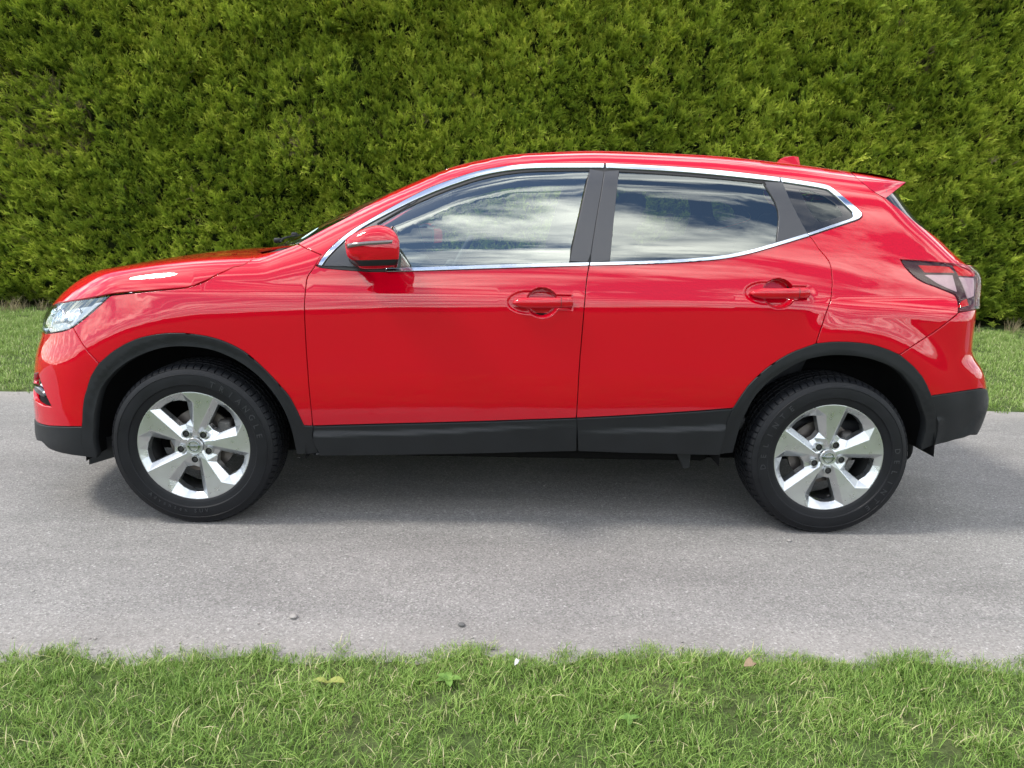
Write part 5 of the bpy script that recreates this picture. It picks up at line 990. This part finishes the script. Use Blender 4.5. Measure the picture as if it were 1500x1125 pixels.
def sub(nm, mat, par, off, fl=.008, **kw): pair(nm, [[tuple(p) for p in C[nm_]] for nm_ in [kw.pop('curve')]], mat, par, off=off, gap=0, flange=fl, res=.01, lip=.001, **kw)
sub('daytime_strip', 'lamp_white', hlamp, -.014, curve='hl_drl'); sub('daytime_strip', 'lamp_white', hlamp, -.014, curve='hl_drl2')
sub('projector_frame', 'reflector', hlamp, -.012, fl=.02, curve='hl_box')
a_, b_, c_, d_ = [np.array(p) for p in C['hl_box']]
bw = [tuple(b_ + (.012, -.002)), tuple(b_ + (.075, .012)), tuple(c_ + (.075, .012)), tuple(c_ + (.012, 0.0))]
pair('reflector', [bw], 'reflector', hlamp, off=-.026, gap=0, flange=.008, res=.01)
bw = [tuple(b_ + (.085, .012)), tuple(b_ + (.19, .030)), tuple(c_ + (.105, .022))]
pair('turn_reflector', [bw], 'lamp_white', hlamp, off=-.024, gap=0, flange=.008, res=.01)
pc = (a_ + b_ + c_ + d_) / 4; pp = solve_side(np.array([pc]))[0]
mb = MB(); bm = bmesh.new(); bmesh.ops.create_uvsphere(bm, u_segments=16, v_segments=10, radius=.026)
mb.add([v.co + Vector(pp) + Vector((.012, .012, 0)) for v in bm.verts], [[v.index for v in f_.verts] for f_ in bm.faces]); bm.free()
mbpair(mb, 'projector', 'lens', hlamp)
# ---- tail lamps, rear bumper, tailgate, spoiler
lend_t = SZ(3.345, -.56, 1.125); lend_b = SZ(3.35, -.58, .965)
tl_loop = jn('lamp_bot', 'lamp_base', [lend_b, lend_t, SZ(3.262, -.690, 1.125)], '-lamp_top')
def lampb(P): return .002 + .012 * sstep((P[:, 0] - 3.05) / .2)
tlamp = pair('tail_lamp', [tl_loop], 'lamp_smoke', off=-.010, gap=.002, flange=.02, res=.015)
for nm, mt in (('red_bar', 'lamp_red'), ('lamp_clear', 'lamp_white'), ('lamp_redtop', 'lamp_red'), ('lamp_white', 'lamp_white'), ('lamp_redlow', 'lamp_red'), ('lamp_strip', 'lamp_dark')):
    pair({'red_bar': 'brake_light', 'lamp_clear': 'indicator_light', 'lamp_redtop': 'tail_light', 'lamp_white': 'reversing_light', 'lamp_redlow': 'reflector', 'lamp_strip': 'lower_strip'}[nm], [[tuple(p) for p in C[nm]]], mt, tlamp, off=-.006, gap=0, flange=.004, res=.01, lip=.001)
pair('lens', [tl_loop], 'lens_smoke', tlamp, offn=lampb, gap=.0025, flange=.005, res=.015)
ST = S_TAIL
rb = jn('quarter_bumper', 'archr_c', 'rb_black_top', [(ST - .55, .610), (ST - .3, .60), (ST, .60), (ST, .80), (ST - .35, .80), (ST - .48, .86), lend_b], '-lamp_base')
rbump = one('rear_bumper', [rb], 'paint', symmetric=True, res=.02); shell([rb])
rlow = jn('archr_d', 'rb_bot', [(ST - .48, .372), (ST - .3, .35), (ST, .345), (ST, .597), (ST - .3, .597), (ST - .55, .607)], [(a, b - .002) for a, b in C['rb_black_top'][::-1]])
def rl_off(P): return .003 + .010 * sstep((.53 - P[:, 2]) / .03) * sstep((3.14 - P[:, 0]) / .06) * sstep((P[:, 0] - 2.9) / .1) + .008 * sstep((P[:, 0] * .75 + P[:, 2] * .0 - 3.22 * .75 + (P[:, 2] - .45) * -.62) / .03)
one('lower_trim', [rlow], 'trim', rbump, symmetric=True, offn=rl_off, gap=.0015, flange=.05, res=.016); shell([rlow])
dp = C['dpillar']
split = 12
tg = [tuple(p) for p in dp[split:]] + [SZ(3.262, -.690, 1.125), lend_t, lend_b, (ST - .48, .862), (ST - .35, .803), (ST, .803), (ST, 1.12), (ST - .45, 1.12)]
tgate = one('tailgate', [tg], 'paint', symmetric=True, res=.022)
shell([tg])
rw = [tuple(p) for p in dp[:split + 1]] + [(ST - .45, 1.122), (ST, 1.122), (ST, 1.46), (ST - .45, 1.47), (ST - .75, 1.46)]
rw = [p for p in rw]
one('rear_window', [rw], 'rear_glass', tgate, symmetric=True, res=.03, off=-.004)
# spoiler: blade from the roof edge to a sharp trailing edge
ss = solve_side(np.array(C['spoiler_seam']))
mb = MB(); rows = []
tip = np.array([3.022, -.50, 1.486])
ny = 16
top_front = []; trail = []; under = []
for i in range(ny + 1):
    yy = -.50 + .50 * i / ny; xf_ = float(np.interp(abs(yy), [0, .25, .44, .50], [2.845, 2.835, 2.805, 2.765]))
    zf_ = float(solve_top(np.array([[xf_, yy]]))[0, 2])
    xt = 3.022 + .085 * (1 - (yy / .5) ** 2); zt = 1.486 + .012 * (1 - (yy / .5) ** 2)
    top_front.append((xf_, yy, zf_ + .0005)); trail.append((xt, yy, zt)); under.append((2.93, yy * 1.05, 1.425))
nseg = 8; k0 = 0
for i in range(ny + 1):
    a, b, c = map(np.array, (top_front[i], trail[i], under[i]))
    for j in range(nseg + 1):
        t = j / nseg; p = a * (1 - t) + b * t; p[2] += .010 * math.sin(math.pi * t); mb.v.append(tuple(p))
    mb.v.append(tuple(b + np.array([-.004, 0, -.010]))); mb.v.append(tuple(c))
w_ = nseg + 3
for i in range(ny):
    for j in range(w_ - 1): mb.f.append((i * w_ + j, (i + 1) * w_ + j, (i + 1) * w_ + j + 1, i * w_ + j + 1))
# side cheek between the seam and the tip
kb = len(mb.v); m_ = len(ss)
for i, p in enumerate(ss):
    t = i / (m_ - 1)
    for j in range(7):
        u = j / 6; e = np.array(tip) * (1 - t) + (tip * .15 + ss[-1] * .85) * t if False else np.array(tip)
        q = p * (1 - u) + e * u; q[1] -= .016 * math.sin(math.pi * u) * math.sin(math.pi * min(1, t + .25)); mb.v.append(tuple(q))
for i in range(m_ - 1):
    for j in range(6): mb.f.append((kb + i * 7 + j, kb + (i + 1) * 7 + j, kb + (i + 1) * 7 + j + 1, kb + i * 7 + j + 1))
vm_ = [(a, -b, c) for a, b, c in mb.v]; fm_ = [tuple(reversed(q)) for q in mb.f]; mb.add(vm_, fm_)
spo = mb.build('spoiler', 'paint', tgate, angle=35)
# antenna fin
mb = MB(); prof = [(2.60, 1.570), (2.637, 1.612), (2.66, 1.624), (2.70, 1.627), (2.726, 1.624), (2.735, 1.575)]
kb = 0
for s_ in (-1, 1):
    for (a, b) in prof: mb.v.append((a, s_ * (.020 if b < 1.60 else .006), b))
n_ = len(prof); mb.f = [tuple(range(n_)), tuple(range(2 * n_ - 1, n_ - 1, -1))] + [(i, n_ + i, n_ + (i + 1) % n_, (i + 1) % n_) for i in range(n_)]
mb.build('antenna', 'paint', roof, smooth=False)
# ---- inner shell behind the panels
vv = []; ff = []
for v, f, n in SHELL:
    for sgn in (1, -1):
        k = len(vv); vv += [tuple(q * np.array([1, sgn, 1])) for q in v]; ff += [tuple(i + k for i in (q if sgn > 0 else q[::-1])) for q in f]
mk('inner_shell', vv, ff, 'dark', car, loc=(-CX, 0, 0))
# ------------------------------------------------------------------ door mirrors
MO = [(0.668, 1.191), (0.682, 1.208), (0.723, 1.232), (0.764, 1.247), (0.797, 1.251), (0.827, 1.244), (0.846, 1.227), (0.855, 1.207), (0.856, 1.168), (0.854, 1.128), (0.845, 1.103), (0.811, 1.092), (0.752, 1.088), (0.721, 1.092), (0.702, 1.113), (0.675, 1.132), (0.668, 1.165)]
def closed_cr(P, n=4):
    P = np.array(P); m = len(P); out = []
    for i in range(m):
        a, b, c, d = P[i - 1], P[i], P[(i + 1) % m], P[(i + 2) % m]
        for t in np.arange(n) / n: out.append(.5 * ((2 * b) + (-a + c) * t + (2 * a - 5 * b + 4 * c - d) * t * t + (-a + 3 * b - 3 * c + d) * t ** 3))
    return np.array(out)
mo = closed_cr(MO, 4); cen = np.array([.800, 1.165]); nm = len(mo)
ysec = [(-.872, .80), (-.885, .90), (-.91, .97), (-.95, 1.0), (-.99, 1.0), (-1.02, .985), (-1.040, .95), (-1.055, .88), (-1.066, .76), (-1.073, .58), (-1.077, .35), (-1.079, .12)]
def shear(x_, yy): return .26 * (abs(yy) - .985) * float(np.clip((x_ - .76) / .07, 0, 1))
V = []
for yy, s_ in ysec:
    for q in mo:
        x_ = cen[0] + (q[0] - cen[0]) * s_; z_ = cen[1] + (q[1] - cen[1]) * s_
        if q[0] > .835: x_ = max(x_, .835 + (q[0] - .835) * min(1, s_ + .25))
        V.append((x_ + shear(x_, yy), yy, z_))
bm = bmesh.new(); bv_ = [bm.verts.new(v) for v in V]
for i in range(len(ysec) - 1):
    for j in range(nm): bm.faces.new((bv_[i * nm + j], bv_[(i + 1) * nm + j], bv_[(i + 1) * nm + (j + 1) % nm], bv_[i * nm + (j + 1) % nm]))
bm.faces.new([bv_[(len(ysec) - 1) * nm + j] for j in range(nm)])
for zz in (1.127, 1.104):
    bmesh.ops.bisect_plane(bm, geom=bm.verts[:] + bm.edges[:] + bm.faces[:], plane_co=(.80, 0, zz), plane_no=(-.05, 0, 1))
bm.verts.index_update()
V = [v.co.copy() for v in bm.verts]; Fu, Fl = [], []
for f_ in bm.faces:
    c_ = f_.calc_center_median(); zc = c_.z - .05 * (c_.x - .80); (Fl if 1.104 < zc < 1.127 or c_.y > -.925 else Fu).append(tuple(v.index for v in f_.verts))
bm.free()
def sel(F_):
    u = sorted({i for f_ in F_ for i in f_}); mp = {a: i for i, a in enumerate(u)}; return [V[i] for i in u], [tuple(mp[i] for i in f_) for f_ in F_]
mb = MB(); mb.add(*sel(Fu)); mir = mbpair(mb, 'door_mirror', 'paint', angle=60)
mb = MB(); mb.add(*sel(Fl)); mbpair(mb, 'lower_band', 'trim', mir, angle=60)
# indicator strip wrapped round the outer face of the housing
mb = MB(); n_ = 22; pts = []
tab_y = np.array([abs(a) for a, _ in ysec]); tab_s = np.array([b for _, b in ysec])
def on_mirror(x_, z_):
    d = np.array([x_, z_]) - cen; best = 1.0
    ang = math.atan2(d[1], d[0]); an = np.arctan2(mo[:, 1] - cen[1], mo[:, 0] - cen[0]); rr_ = np.hypot(mo[:, 0] - cen[0], mo[:, 1] - cen[1])
    o_ = np.argsort(an); r_out = np.interp(ang, an[o_], rr_[o_], period=2 * math.pi); s_ = min(1, np.hypot(*d) / r_out)
    return -float(np.interp(-s_, -tab_s[4:], tab_y[4:]))
for i in range(n_ + 1):
    t = i / n_; x_ = .682 + (.850 - .682) * t; zc = 1.172 + .024 * t ** .7; hh = .0075 * (1 - .25 * t)
    for dz in (-hh, hh):
        ym_ = on_mirror(x_, zc + dz) - .0022; pts.append((x_ + shear(x_, ym_), ym_, zc + dz))
mb.add(pts, [(2 * i, 2 * i + 2, 2 * i + 3, 2 * i + 1) for i in range(n_)])
ind = mbpair(mb, 'indicator', 'indicator', mir)
for o in ind:
    sm = o.modifiers.new('thickness', 'SOLIDIFY'); sm.thickness = .003; sm.offset = 0
# mirror glass with black surround, facing rearwards
mb = MB(); ring = [(cen[0] + .0, 0, 0)]
gl_ = [(.851 + shear(.851, b_), b_, c_) for b_, c_ in ((-.905, 1.115), (-1.035, 1.118), (-1.050, 1.165), (-1.036, 1.215), (-.97, 1.232), (-.905, 1.225))]
mb.add(gl_ + [(a - .006, b, c) for a, b, c in gl_], [tuple(range(6)), tuple(range(11, 5, -1))] + [(i, (i + 1) % 6, 6 + (i + 1) % 6, 6 + i) for i in range(6)])
mbpair(mb, 'mirror_glass', 'mirror', mir, smooth=False)
mb = MB(); mb.tube([(.846 + shear(.846, b_), b_, c_) for b_, c_ in ((-.90, 1.104), (-.97, 1.099), (-1.03, 1.104), (-1.053, 1.125), (-1.064, 1.165), (-1.052, 1.21), (-1.02, 1.233), (-.95, 1.242), (-.90, 1.24))], .0075, 8)
mbpair(mb, 'mirror_rim', 'gloss_black', mir)
mb = MB(); mb.tube([(.665, -.845, 1.118), (.685, -.89, 1.112), (.72, -.94, 1.100), (.78, -.97, 1.096)], [.020, .022, .022, .012], 10)
mbpair(mb, 'mirror_arm', 'trim', mir)

# ------------------------------------------------------------------ wheels
RR = 0.2365; YF = 0.0
def polar(a, r, d): return (r * RR * math.sin(R(a)), d, r * RR * math.cos(R(a)))
def text_mesh(body, size, depth=0.0012):
    cu = bpy.data.curves.new('t', 'FONT'); cu.body = body; cu.size = size; cu.extrude = depth; cu.align_x = 'CENTER'; cu.align_y = 'CENTER'; cu.resolution_u = 2
    ob = bpy.data.objects.new('t', cu); me = bpy.data.meshes.new_from_object(ob); bpy.data.objects.remove(ob); bpy.data.curves.remove(cu)
    v = [q.co.copy() for q in me.vertices]; f = [tuple(p.vertices) for p in me.polygons]; bpy.data.meshes.remove(me); return v, f
def arc_text(mb, body, rad, start, step, size, y, flip=False):
    for i, chr_ in enumerate(body):
        if chr_ == ' ': continue
        v, f = text_mesh(chr_, size); a = R(start + step * i)
        for_ = []
        for q in v:
            x_, z_ = (q.x, q.y) if not flip else (-q.x, -q.y)
            r_ = rad + z_; w = a + x_ / rad
            for_.append((r_ * math.sin(w), y - q.z, r_ * math.cos(w)))
        mb.add(for_, f)
def rim_mesh():
    bm = bmesh.new(); vs = {}
    def vert(k, p):
        if k not in vs: vs[k] = bm.verts.new(p)
        return vs[k]
    NA = 6
    for s in range(5):
        b = 72 * s
        nx = (s - 1) % 5
        def P(n_, a, r, d): return vert((n_, s), polar(a + b, r, d))
        # spoke face corner points
        A = P('A', -8.6, .965, .002); B = P('B', 24, .965, .002); Cc = P('C', 11, .215, .013); D = P('D', 2.2, .78, .006); E = P('E', 0.5, .34, .012)
        w1 = P('w1', -8.5, .785, .030); w2 = P('w2', -41.5, .86, .024); w3 = P('w3', -39.5, .43, .034); w3b = P('w3b', -26, .405, .036); w4 = P('w4', -10, .47, .036)
        Hc = P('Hc', 20, .165, .016); He = P('He', -6, .165, .016)
        hubL = P('hubL', -22, .165, .020); hubR = P('hubR', -44, .165, .020)
        Bp = ('B', nx); Cp = ('C', nx); Hp = ('Hc', nx)
    for s in range(5):
        b = 72 * s; nx = (s - 1) % 5
        g = lambda n_, q=s: vs[(n_, q)]
        # outer arc along the spoke face (A..B) and along the ring (B' .. A)
        arcF = [g('A')] + [vert(('af', s, i), polar(-8.6 + 32.6 * i / NA + b, .965, .002)) for i in range(1, NA)] + [g('B')]
        arcR = [g('B', nx)] + [vert(('ar', s, i), polar(-48 + 39.4 * i / NA + b, .965, .002)) for i in range(1, NA)] + [g('A')]
        lipF = [vert(('lf', s, i), polar(-8.6 + 32.6 * i / NA + b, 1.0, .004)) for i in range(NA + 1)]
        lipR = [vert(('lf', nx, NA), None) if False else vs.get(('lf', nx, NA)) or vert(('lr0', s), polar(-48 + b, 1.0, .004))] + [vert(('lr', s, i), polar(-48 + 39.4 * i / NA + b, 1.0, .004)) for i in range(1, NA)] + [lipF[0]]
        for arc, lip in ((arcF, lipF), (arcR, lipR)):
            for i in range(NA): bm.faces.new((arc[i], arc[i + 1], lip[i + 1], lip[i]))
        # spoke face
        bm.faces.new([g('A')] + arcF[1:-1] + [g('B'), g('C'), g('E'), g('D')])
        bm.faces.new((g('E'), g('C'), g('Hc'), g('He')))
        # left chamfer
        bm.faces.new((g('A'), g('D'), g('w1'))); bm.faces.new((g('D'), g('E'), g('w4'), g('w1')))
        # ring facet between spokes
        wa = [vert(('wa', s, i), polar(-41.5 + 33 * i / 4 + b, .86 - .075 * i / 4 + .035 * math.sin(math.pi * i / 4), .024 + .006 * i / 4)) for i in range(1, 4)]
        bm.faces.new(arcR + [g('w1')] + wa[::-1] + [g('w2')])
        # right wall of the previous spoke
        bm.faces.new((g('B', nx), g('w2'), g('w3'), g('C', nx)))
        # lug land
        bm.faces.new((g('C', nx), g('w3'), g('w3b'), g('w4'), g('E'), g('He'), g('hubL'), g('hubR'), g('Hc', nx)))
        # hub disc
        hub0 = vert('hub0', (0, .016, 0))
        bm.faces.new((hub0, g('He'), g('Hc')));
        bm.faces.new((hub0, g('hubL'), g('He'))); bm.faces.new((hub0, g('hubR'), g('hubL'))); bm.faces.new((hub0, g('Hc', nx), g('hubR')))
        # window walls going back
        wl_ = [g('w2')] + wa + [g('w1'), g('w4'), g('w3b'), g('w3')]
        bk = [vert(('bk', s, i), Vector(v.co) * 1.0 + Vector((0, .035, 0))) for i, v in enumerate(wl_)]
        for i in range(len(wl_)):
            j = (i + 1) % len(wl_); bm.faces.new((wl_[i], wl_[j], bk[j], bk[i]))
    bmesh.ops.recalc_face_normals(bm, faces=bm.faces)
    bmesh.ops.triangulate(bm, faces=[f for f in bm.faces if len(f.verts) > 4])
    # make sure the faces look outwards (towards -y)
    up_ = sum(f.normal.y * f.calc_area() for f in bm.faces)
    if up_ > 0: bmesh.ops.reverse_faces(bm, faces=bm.faces)
    me = bpy.data.meshes.new('rim'); bm.to_mesh(me); bm.free(); me.materials.append(M['alloy'])
    return me
rim_me = rim_mesh()
def tyre_mesh():
    W_ = .215; NP = 72; R0 = .345
    prof = [(.012, .2275), (.003, .2300), (-.001, .2350), (-.003, .2440), (-.0055, .2560), (-.0065, .2600), (-.0105, .2615), (-.0125, .2640), (-.0130, .2780), (-.0128, .2960), (-.0118, .3030), (-.0135, .3042), (-.0132, .3066), (-.0108, .3078), (-.0075, .3170), (-.0012, .3265), (-.0022, .3280), (.0005, .3300), (.008, .3365), (.0165, .3405)]
    tread = [(.030, .3432), (.047, .3442), (.0475, .3370), (.0555, .3370), (.056, .3446), (.085, .3450), (.0855, .3370), (.0945, .3370), (.095, .3450), (.120, .3450), (.1205, .3370), (.1295, .3370), (.130, .3450), (.160, .3446), (.1605, .337), (.168, .337), (.1685, .3442), (.186, .3430)]
    back = [(.215 - a - .012, r) for a, r in prof[::-1]]
    P = prof + tread + [(a + .012, r) for a, r in back]
    P = [(a, r) for a, r in P]
    # pitch: block | groove
    angs = []; depth = []
    for i in range(NP):
        a0 = 2 * math.pi * i / NP; p = 2 * math.pi / NP
        for fr_, d in ((0, 0), (.30, 0), (.62, 0), (.66, 1), (.80, 1), (.84, 0)): angs.append(a0 + p * fr_); depth.append(d)
    V = []; Fc = []; m = len(P)
    for a, dp_ in zip(angs, depth):
        for y_, r in P:
            w = a; rr_ = r
            if r > .328 and (y_ < .047 or y_ > .168):
                sk = (y_ - .02) * .10 if y_ < .1 else -(y_ - .195) * .10
                w = a + sk * 2.0
                if dp_: rr_ = r - .0055 * min(1, (r - .328) / .006)
            elif dp_ and r > .338: rr_ = r - .004; w = a + (y_ - .1) * .8
            elif r > .33: w = a + (0 if y_ < .047 or y_ > .168 else (y_ - .1) * .8 if r > .338 else (y_ - .1) * .8)
            V.append((rr_ * math.sin(w), y_, rr_ * math.cos(w)))
    n = len(angs)
    for j in range(n):
        for i in range(m - 1): Fc.append((j * m + i, j * m + i + 1, ((j + 1) % n) * m + i + 1, ((j + 1) % n) * m + i))
    me = bpy.data.meshes.new('tyre'); me.from_pydata(V, [], Fc); me.materials.append(M['tyre'])
    bm = bmesh.new(); bm.from_mesh(me); bmesh.ops.recalc_face_normals(bm, faces=bm.faces)
    for e in bm.edges: e.smooth = not (len(e.link_faces) == 2 and e.calc_face_angle(0) > R(28))
    for f_ in bm.faces: f_.smooth = True
    # flatten the contact patch
    for v in bm.verts:
        if v.co.z < -.336: v.co.z = -.336
    bm.to_mesh(me); bm.free(); return me
tyre_me = tyre_mesh()
def make_wheel(x, sgn, phase, brand):
    e = MB(); e.revolve([(.018, .2290), (.010, .2345), (.004, .2365), (.003, .2330), (.022, .2200), (.10, .2120), (.19, .2180), (.205, .2350)], 72)
    w = e.build('wheel', 'barrel', car, loc=(x - CX, -.887 * sgn, .337)); 
    if sgn < 0: w.rotation_euler = (0, 0, math.pi)
    rm = bpy.data.objects.new('rim', rim_me); COL.objects.link(rm); rm.parent = w; rm.rotation_euler = (0, R(phase), 0)
    bv = rm.modifiers.new('bevel', 'BEVEL'); bv.width = .0028; bv.segments = 3; bv.limit_method = 'ANGLE'; bv.angle_limit = R(14); bv.harden_normals = True
    ty = bpy.data.objects.new('tyre', tyre_me); COL.objects.link(ty); ty.parent = w
    # the hub: cap, emblem, nuts
    c = MB(); c.revolve([(.012, .036), (.006, .0355), (.004, .034), (.005, .030), (.004, .0001)], 40); cap = c.build('centre_cap', 'alloy', w, angle=30)
    c = MB(); c.revolve([(.0035, .0235), (.001, .0225), (.001, .0195), (.0035, .0185)], 40); c.box((0, .002, 0), (.052, .003, .0095)); c.build('emblem', 'chrome', w, angle=30)
    c = MB(); v, f = text_mesh('NISSAN', .0085, .0004); c.add([(q.x * 1.25, .0002 - q.z, q.y) for q in v], f); c.build('emblem_lettering', 'emblem_dark', w, smooth=False)
    for i in range(5):
        a = R(-33 + phase + 72 * i); r_ = .060
        pos = (r_ * math.sin(a), 0, r_ * math.cos(a))
        c = MB(); c.revolve([(.034, .0175), (.0125, .0168), (.011, .0160), (.011, .0138), (.013, .0132)], 22); c.build('lug_boss', 'alloy', w, loc=pos, angle=40)
        c = MB(); c.revolve([(.0128, .0134), (.0185, .0128), (.0185, .0001)], 22); c.build('lug_hole', 'lamp_black', w, loc=pos, angle=40)
        c = MB(); c.revolve([(.034, .0085), (.0150, .0085), (.0140, .0075), (.0140, .0045), (.0165, .0040), (.0165, .0001)], 6); c.build('wheel_nut', 'nut', w, loc=pos, smooth=False)
    # brake
    c = MB(); c.revolve([(.100, .055), (.096, .060), (.096, .138), (.112, .138), (.112, .060)], 48, closed=True); c.build('brake_disc', 'disc', w, angle=30)
    c = MB(); c.rbox((.105, .10, .03), (.06, .07, .13), .015); c.build('brake_caliper', 'caliper', w)
    c = MB(); c.revolve([(.04, .0001), (.04, .058), (.10, .058)], 24); c.build('hub', 'caliper', w, angle=30)
    if brand:
        for args in ([('TRIANGLE', .281, 20, 8.4, .034, -.0136), ('Advantex', .277, 222, -4.7, .022, -.0136, True), ('SUV', .277, 181, -4.9, .022, -.0136, True)] if brand == 'a' else [('DELINTE', .281, 262, 9.5, .032, -.0136), ('DELINTE', .281, 82, 9.5, .032, -.0136)]):
            c = MB(); arc_text(c, *args); tag(c.build('lettering', 'tyre_text', w, smooth=False), kind='stuff')
    if brand == 'b':
        c = MB(); a = R(172); c.tube([(.178 * math.sin(a), .03, .178 * math.cos(a)), (.172 * math.sin(a), .012, .172 * math.cos(a))], .0045, 10); c.build('valve', 'rubber', w)
    return w
make_wheel(0.0, 1, 0.0, 'a'); make_wheel(2.646, 1, -11.0, 'b'); make_wheel(0.0, -1, 20.0, None); make_wheel(2.646, -1, 5.0, None)
# wheel housings
for cx_ in (0.0, 2.646):
    for sg in (1, -1):
        mb = MB(); pr = []; n_ = 28
        for i in range(n_ + 1):
            a = R(180 * min(1, max(0, (i - 1) / (n_ - 2)))); rr_ = .455; zz = .345 + rr_ * math.sin(a) - ((.0 if cx_ > 1 else .06) if i == 0 else (.06 if cx_ > 1 else .085) if i == n_ else 0)
            for yy in (-.868, -.70, -.52): mb.v.append((cx_ + rr_ * math.cos(a), yy * sg, zz))
        for i in range(n_):
            for j in range(2): mb.f.append((3 * i + j, 3 * i + j + 1, 3 * i + j + 4, 3 * i + j + 3))
        k = len(mb.v); mb.v.append((cx_, -.52 * sg, .345))
        for i in range(n_): mb.f.append((3 * i + 2, k, 3 * i + 5))
        mb.build('wheel_housing', 'dark', car, loc=(-CX, 0, 0))
# ------------------------------------------------------------------ underbody and cabin
mb = MB(); mb.rbox((1.30, 0, .335), (1.76, 1.56, .13), .04); mb.rbox((1.30, 0, .275), (3.9, .98, .17), .05)
mb.tube([(.55, .15, .235), (1.4, .12, .225), (2.2, .18, .235), (3.1, .35, .26)], .03, 8); mb.build('underbody', 'under', car, loc=(-CX, 0, 0))
mb = MB(); mb.add([(2.02, -.80, .33), (2.06, -.80, .25), (2.085, -.80, .255), (2.085, -.80, .33), (2.02, -.70, .33), (2.06, -.70, .25), (2.085, -.70, .255), (2.085, -.70, .33)], [(0, 1, 2, 3), (7, 6, 5, 4), (0, 4, 5, 1), (1, 5, 6, 2), (2, 6, 7, 3), (3, 7, 4, 0)])
mbpair(mb, 'mud_deflector', 'trim', smooth=False)
mb = MB(); mb.rbox((1.72, 0, .44), (2.5, 1.50, .06), .02); mb.build('cabin_floor', 'cabin', car, loc=(-CX, 0, 0))
mb = MB(); ds = [(.26, 1.07), (.50, 1.095), (.72, 1.085), (.84, 1.05), (.88, .98), (.84, .86), (.70, .62), (.30, .60)]
for yy in np.linspace(-.74, .74, 9):
    for a, b in ds: mb.v.append((a, yy, b + (.035 * math.exp(-((yy - .37) / .16) ** 2) if .6 < a < .86 and b > 1 else 0) - .03 * (abs(yy) / .74) ** 4))
for i in range(8):
    for j in range(len(ds)): mb.f.append((i * 8 + j, i * 8 + (j + 1) % 8, (i + 1) * 8 + (j + 1) % 8, (i + 1) * 8 + j))
mb.f.append(tuple(range(8))); mb.f.append(tuple(64 + j for j in range(8))[::-1])
mb.build('dashboard', 'cabin', car, loc=(-CX, 0, 0), angle=40)
mb = MB(); rt = Euler((0, R(-62), 0)).to_matrix()
ring = [rt @ Vector((.185 * math.cos(a), .185 * math.sin(a), 0)) + Vector((1.00, .37, 1.02)) for a in np.linspace(0, 2 * math.pi, 41)]
mb.tube(ring, .016, 10, False); mb.rbox((1.0, .37, 1.02), (.05, .13, .11), .02, rt); mb.box((1.0, .37, 1.02), (.02, .35, .03), rt); mb.tube([(.86, .37, .96), (1.0, .37, 1.02)], .035, 10)
mb.build('steering_wheel', 'cabin', car, loc=(-CX, 0, 0), angle=50)
def seat(y, rear=False):
    x0 = 1.08 if not rear else 2.02; wd = .50 if not rear else 1.30; mb = MB()
    mb.rbox((x0 + .26, y, .60), (.54, wd, .17), .05, Euler((0, R(-6), 0)).to_matrix())
    rb_ = Euler((0, R(20), 0)).to_matrix()
    mb.rbox((x0 + .60, y, .92), (.15, wd, .66), .05, rb_)
    s = mb.build('front_seat' if not rear else 'rear_seat', 'seat', car, loc=(-CX, 0, 0), angle=50)
    for yy in ([y] if not rear else [-.42, 0, .42]):
        mb = MB(); mb.rbox((x0 + .745, yy, 1.325 if not rear else 1.285), (.10, .26, .19 if not rear else .14), .04, rb_)
        for s_ in (-.06, .06): mb.tube([(x0 + .69, yy + s_, 1.18), (x0 + .735, yy + s_, 1.30)], .007, 8)
        mb.build('headrest', 'seat', s, angle=50)
seat(-.37); seat(.37); seat(0, True)
mb = MB(); hp = []
for x_ in np.linspace(1.22, 2.85, 12):
    for yy in np.linspace(-.47, .47, 7): hp.append((x_, yy, float(solve_top(np.array([[x_, yy]]))[0, 2]) - .045))
mb.add(hp, [(i * 7 + j, i * 7 + j + 1, (i + 1) * 7 + j + 1, (i + 1) * 7 + j) for i in range(11) for j in range(6)]); mb.build('headliner', 'headliner', car, loc=(-CX, 0, 0))
mb = MB(); mb.rbox((.98, 0, 1.40), (.03, .24, .07), .02); mb.tube([(.98, 0, 1.42), (.96, 0, 1.48)], .01, 6); mb.build('rear_view_mirror', 'cabin', car, loc=(-CX, 0, 0))
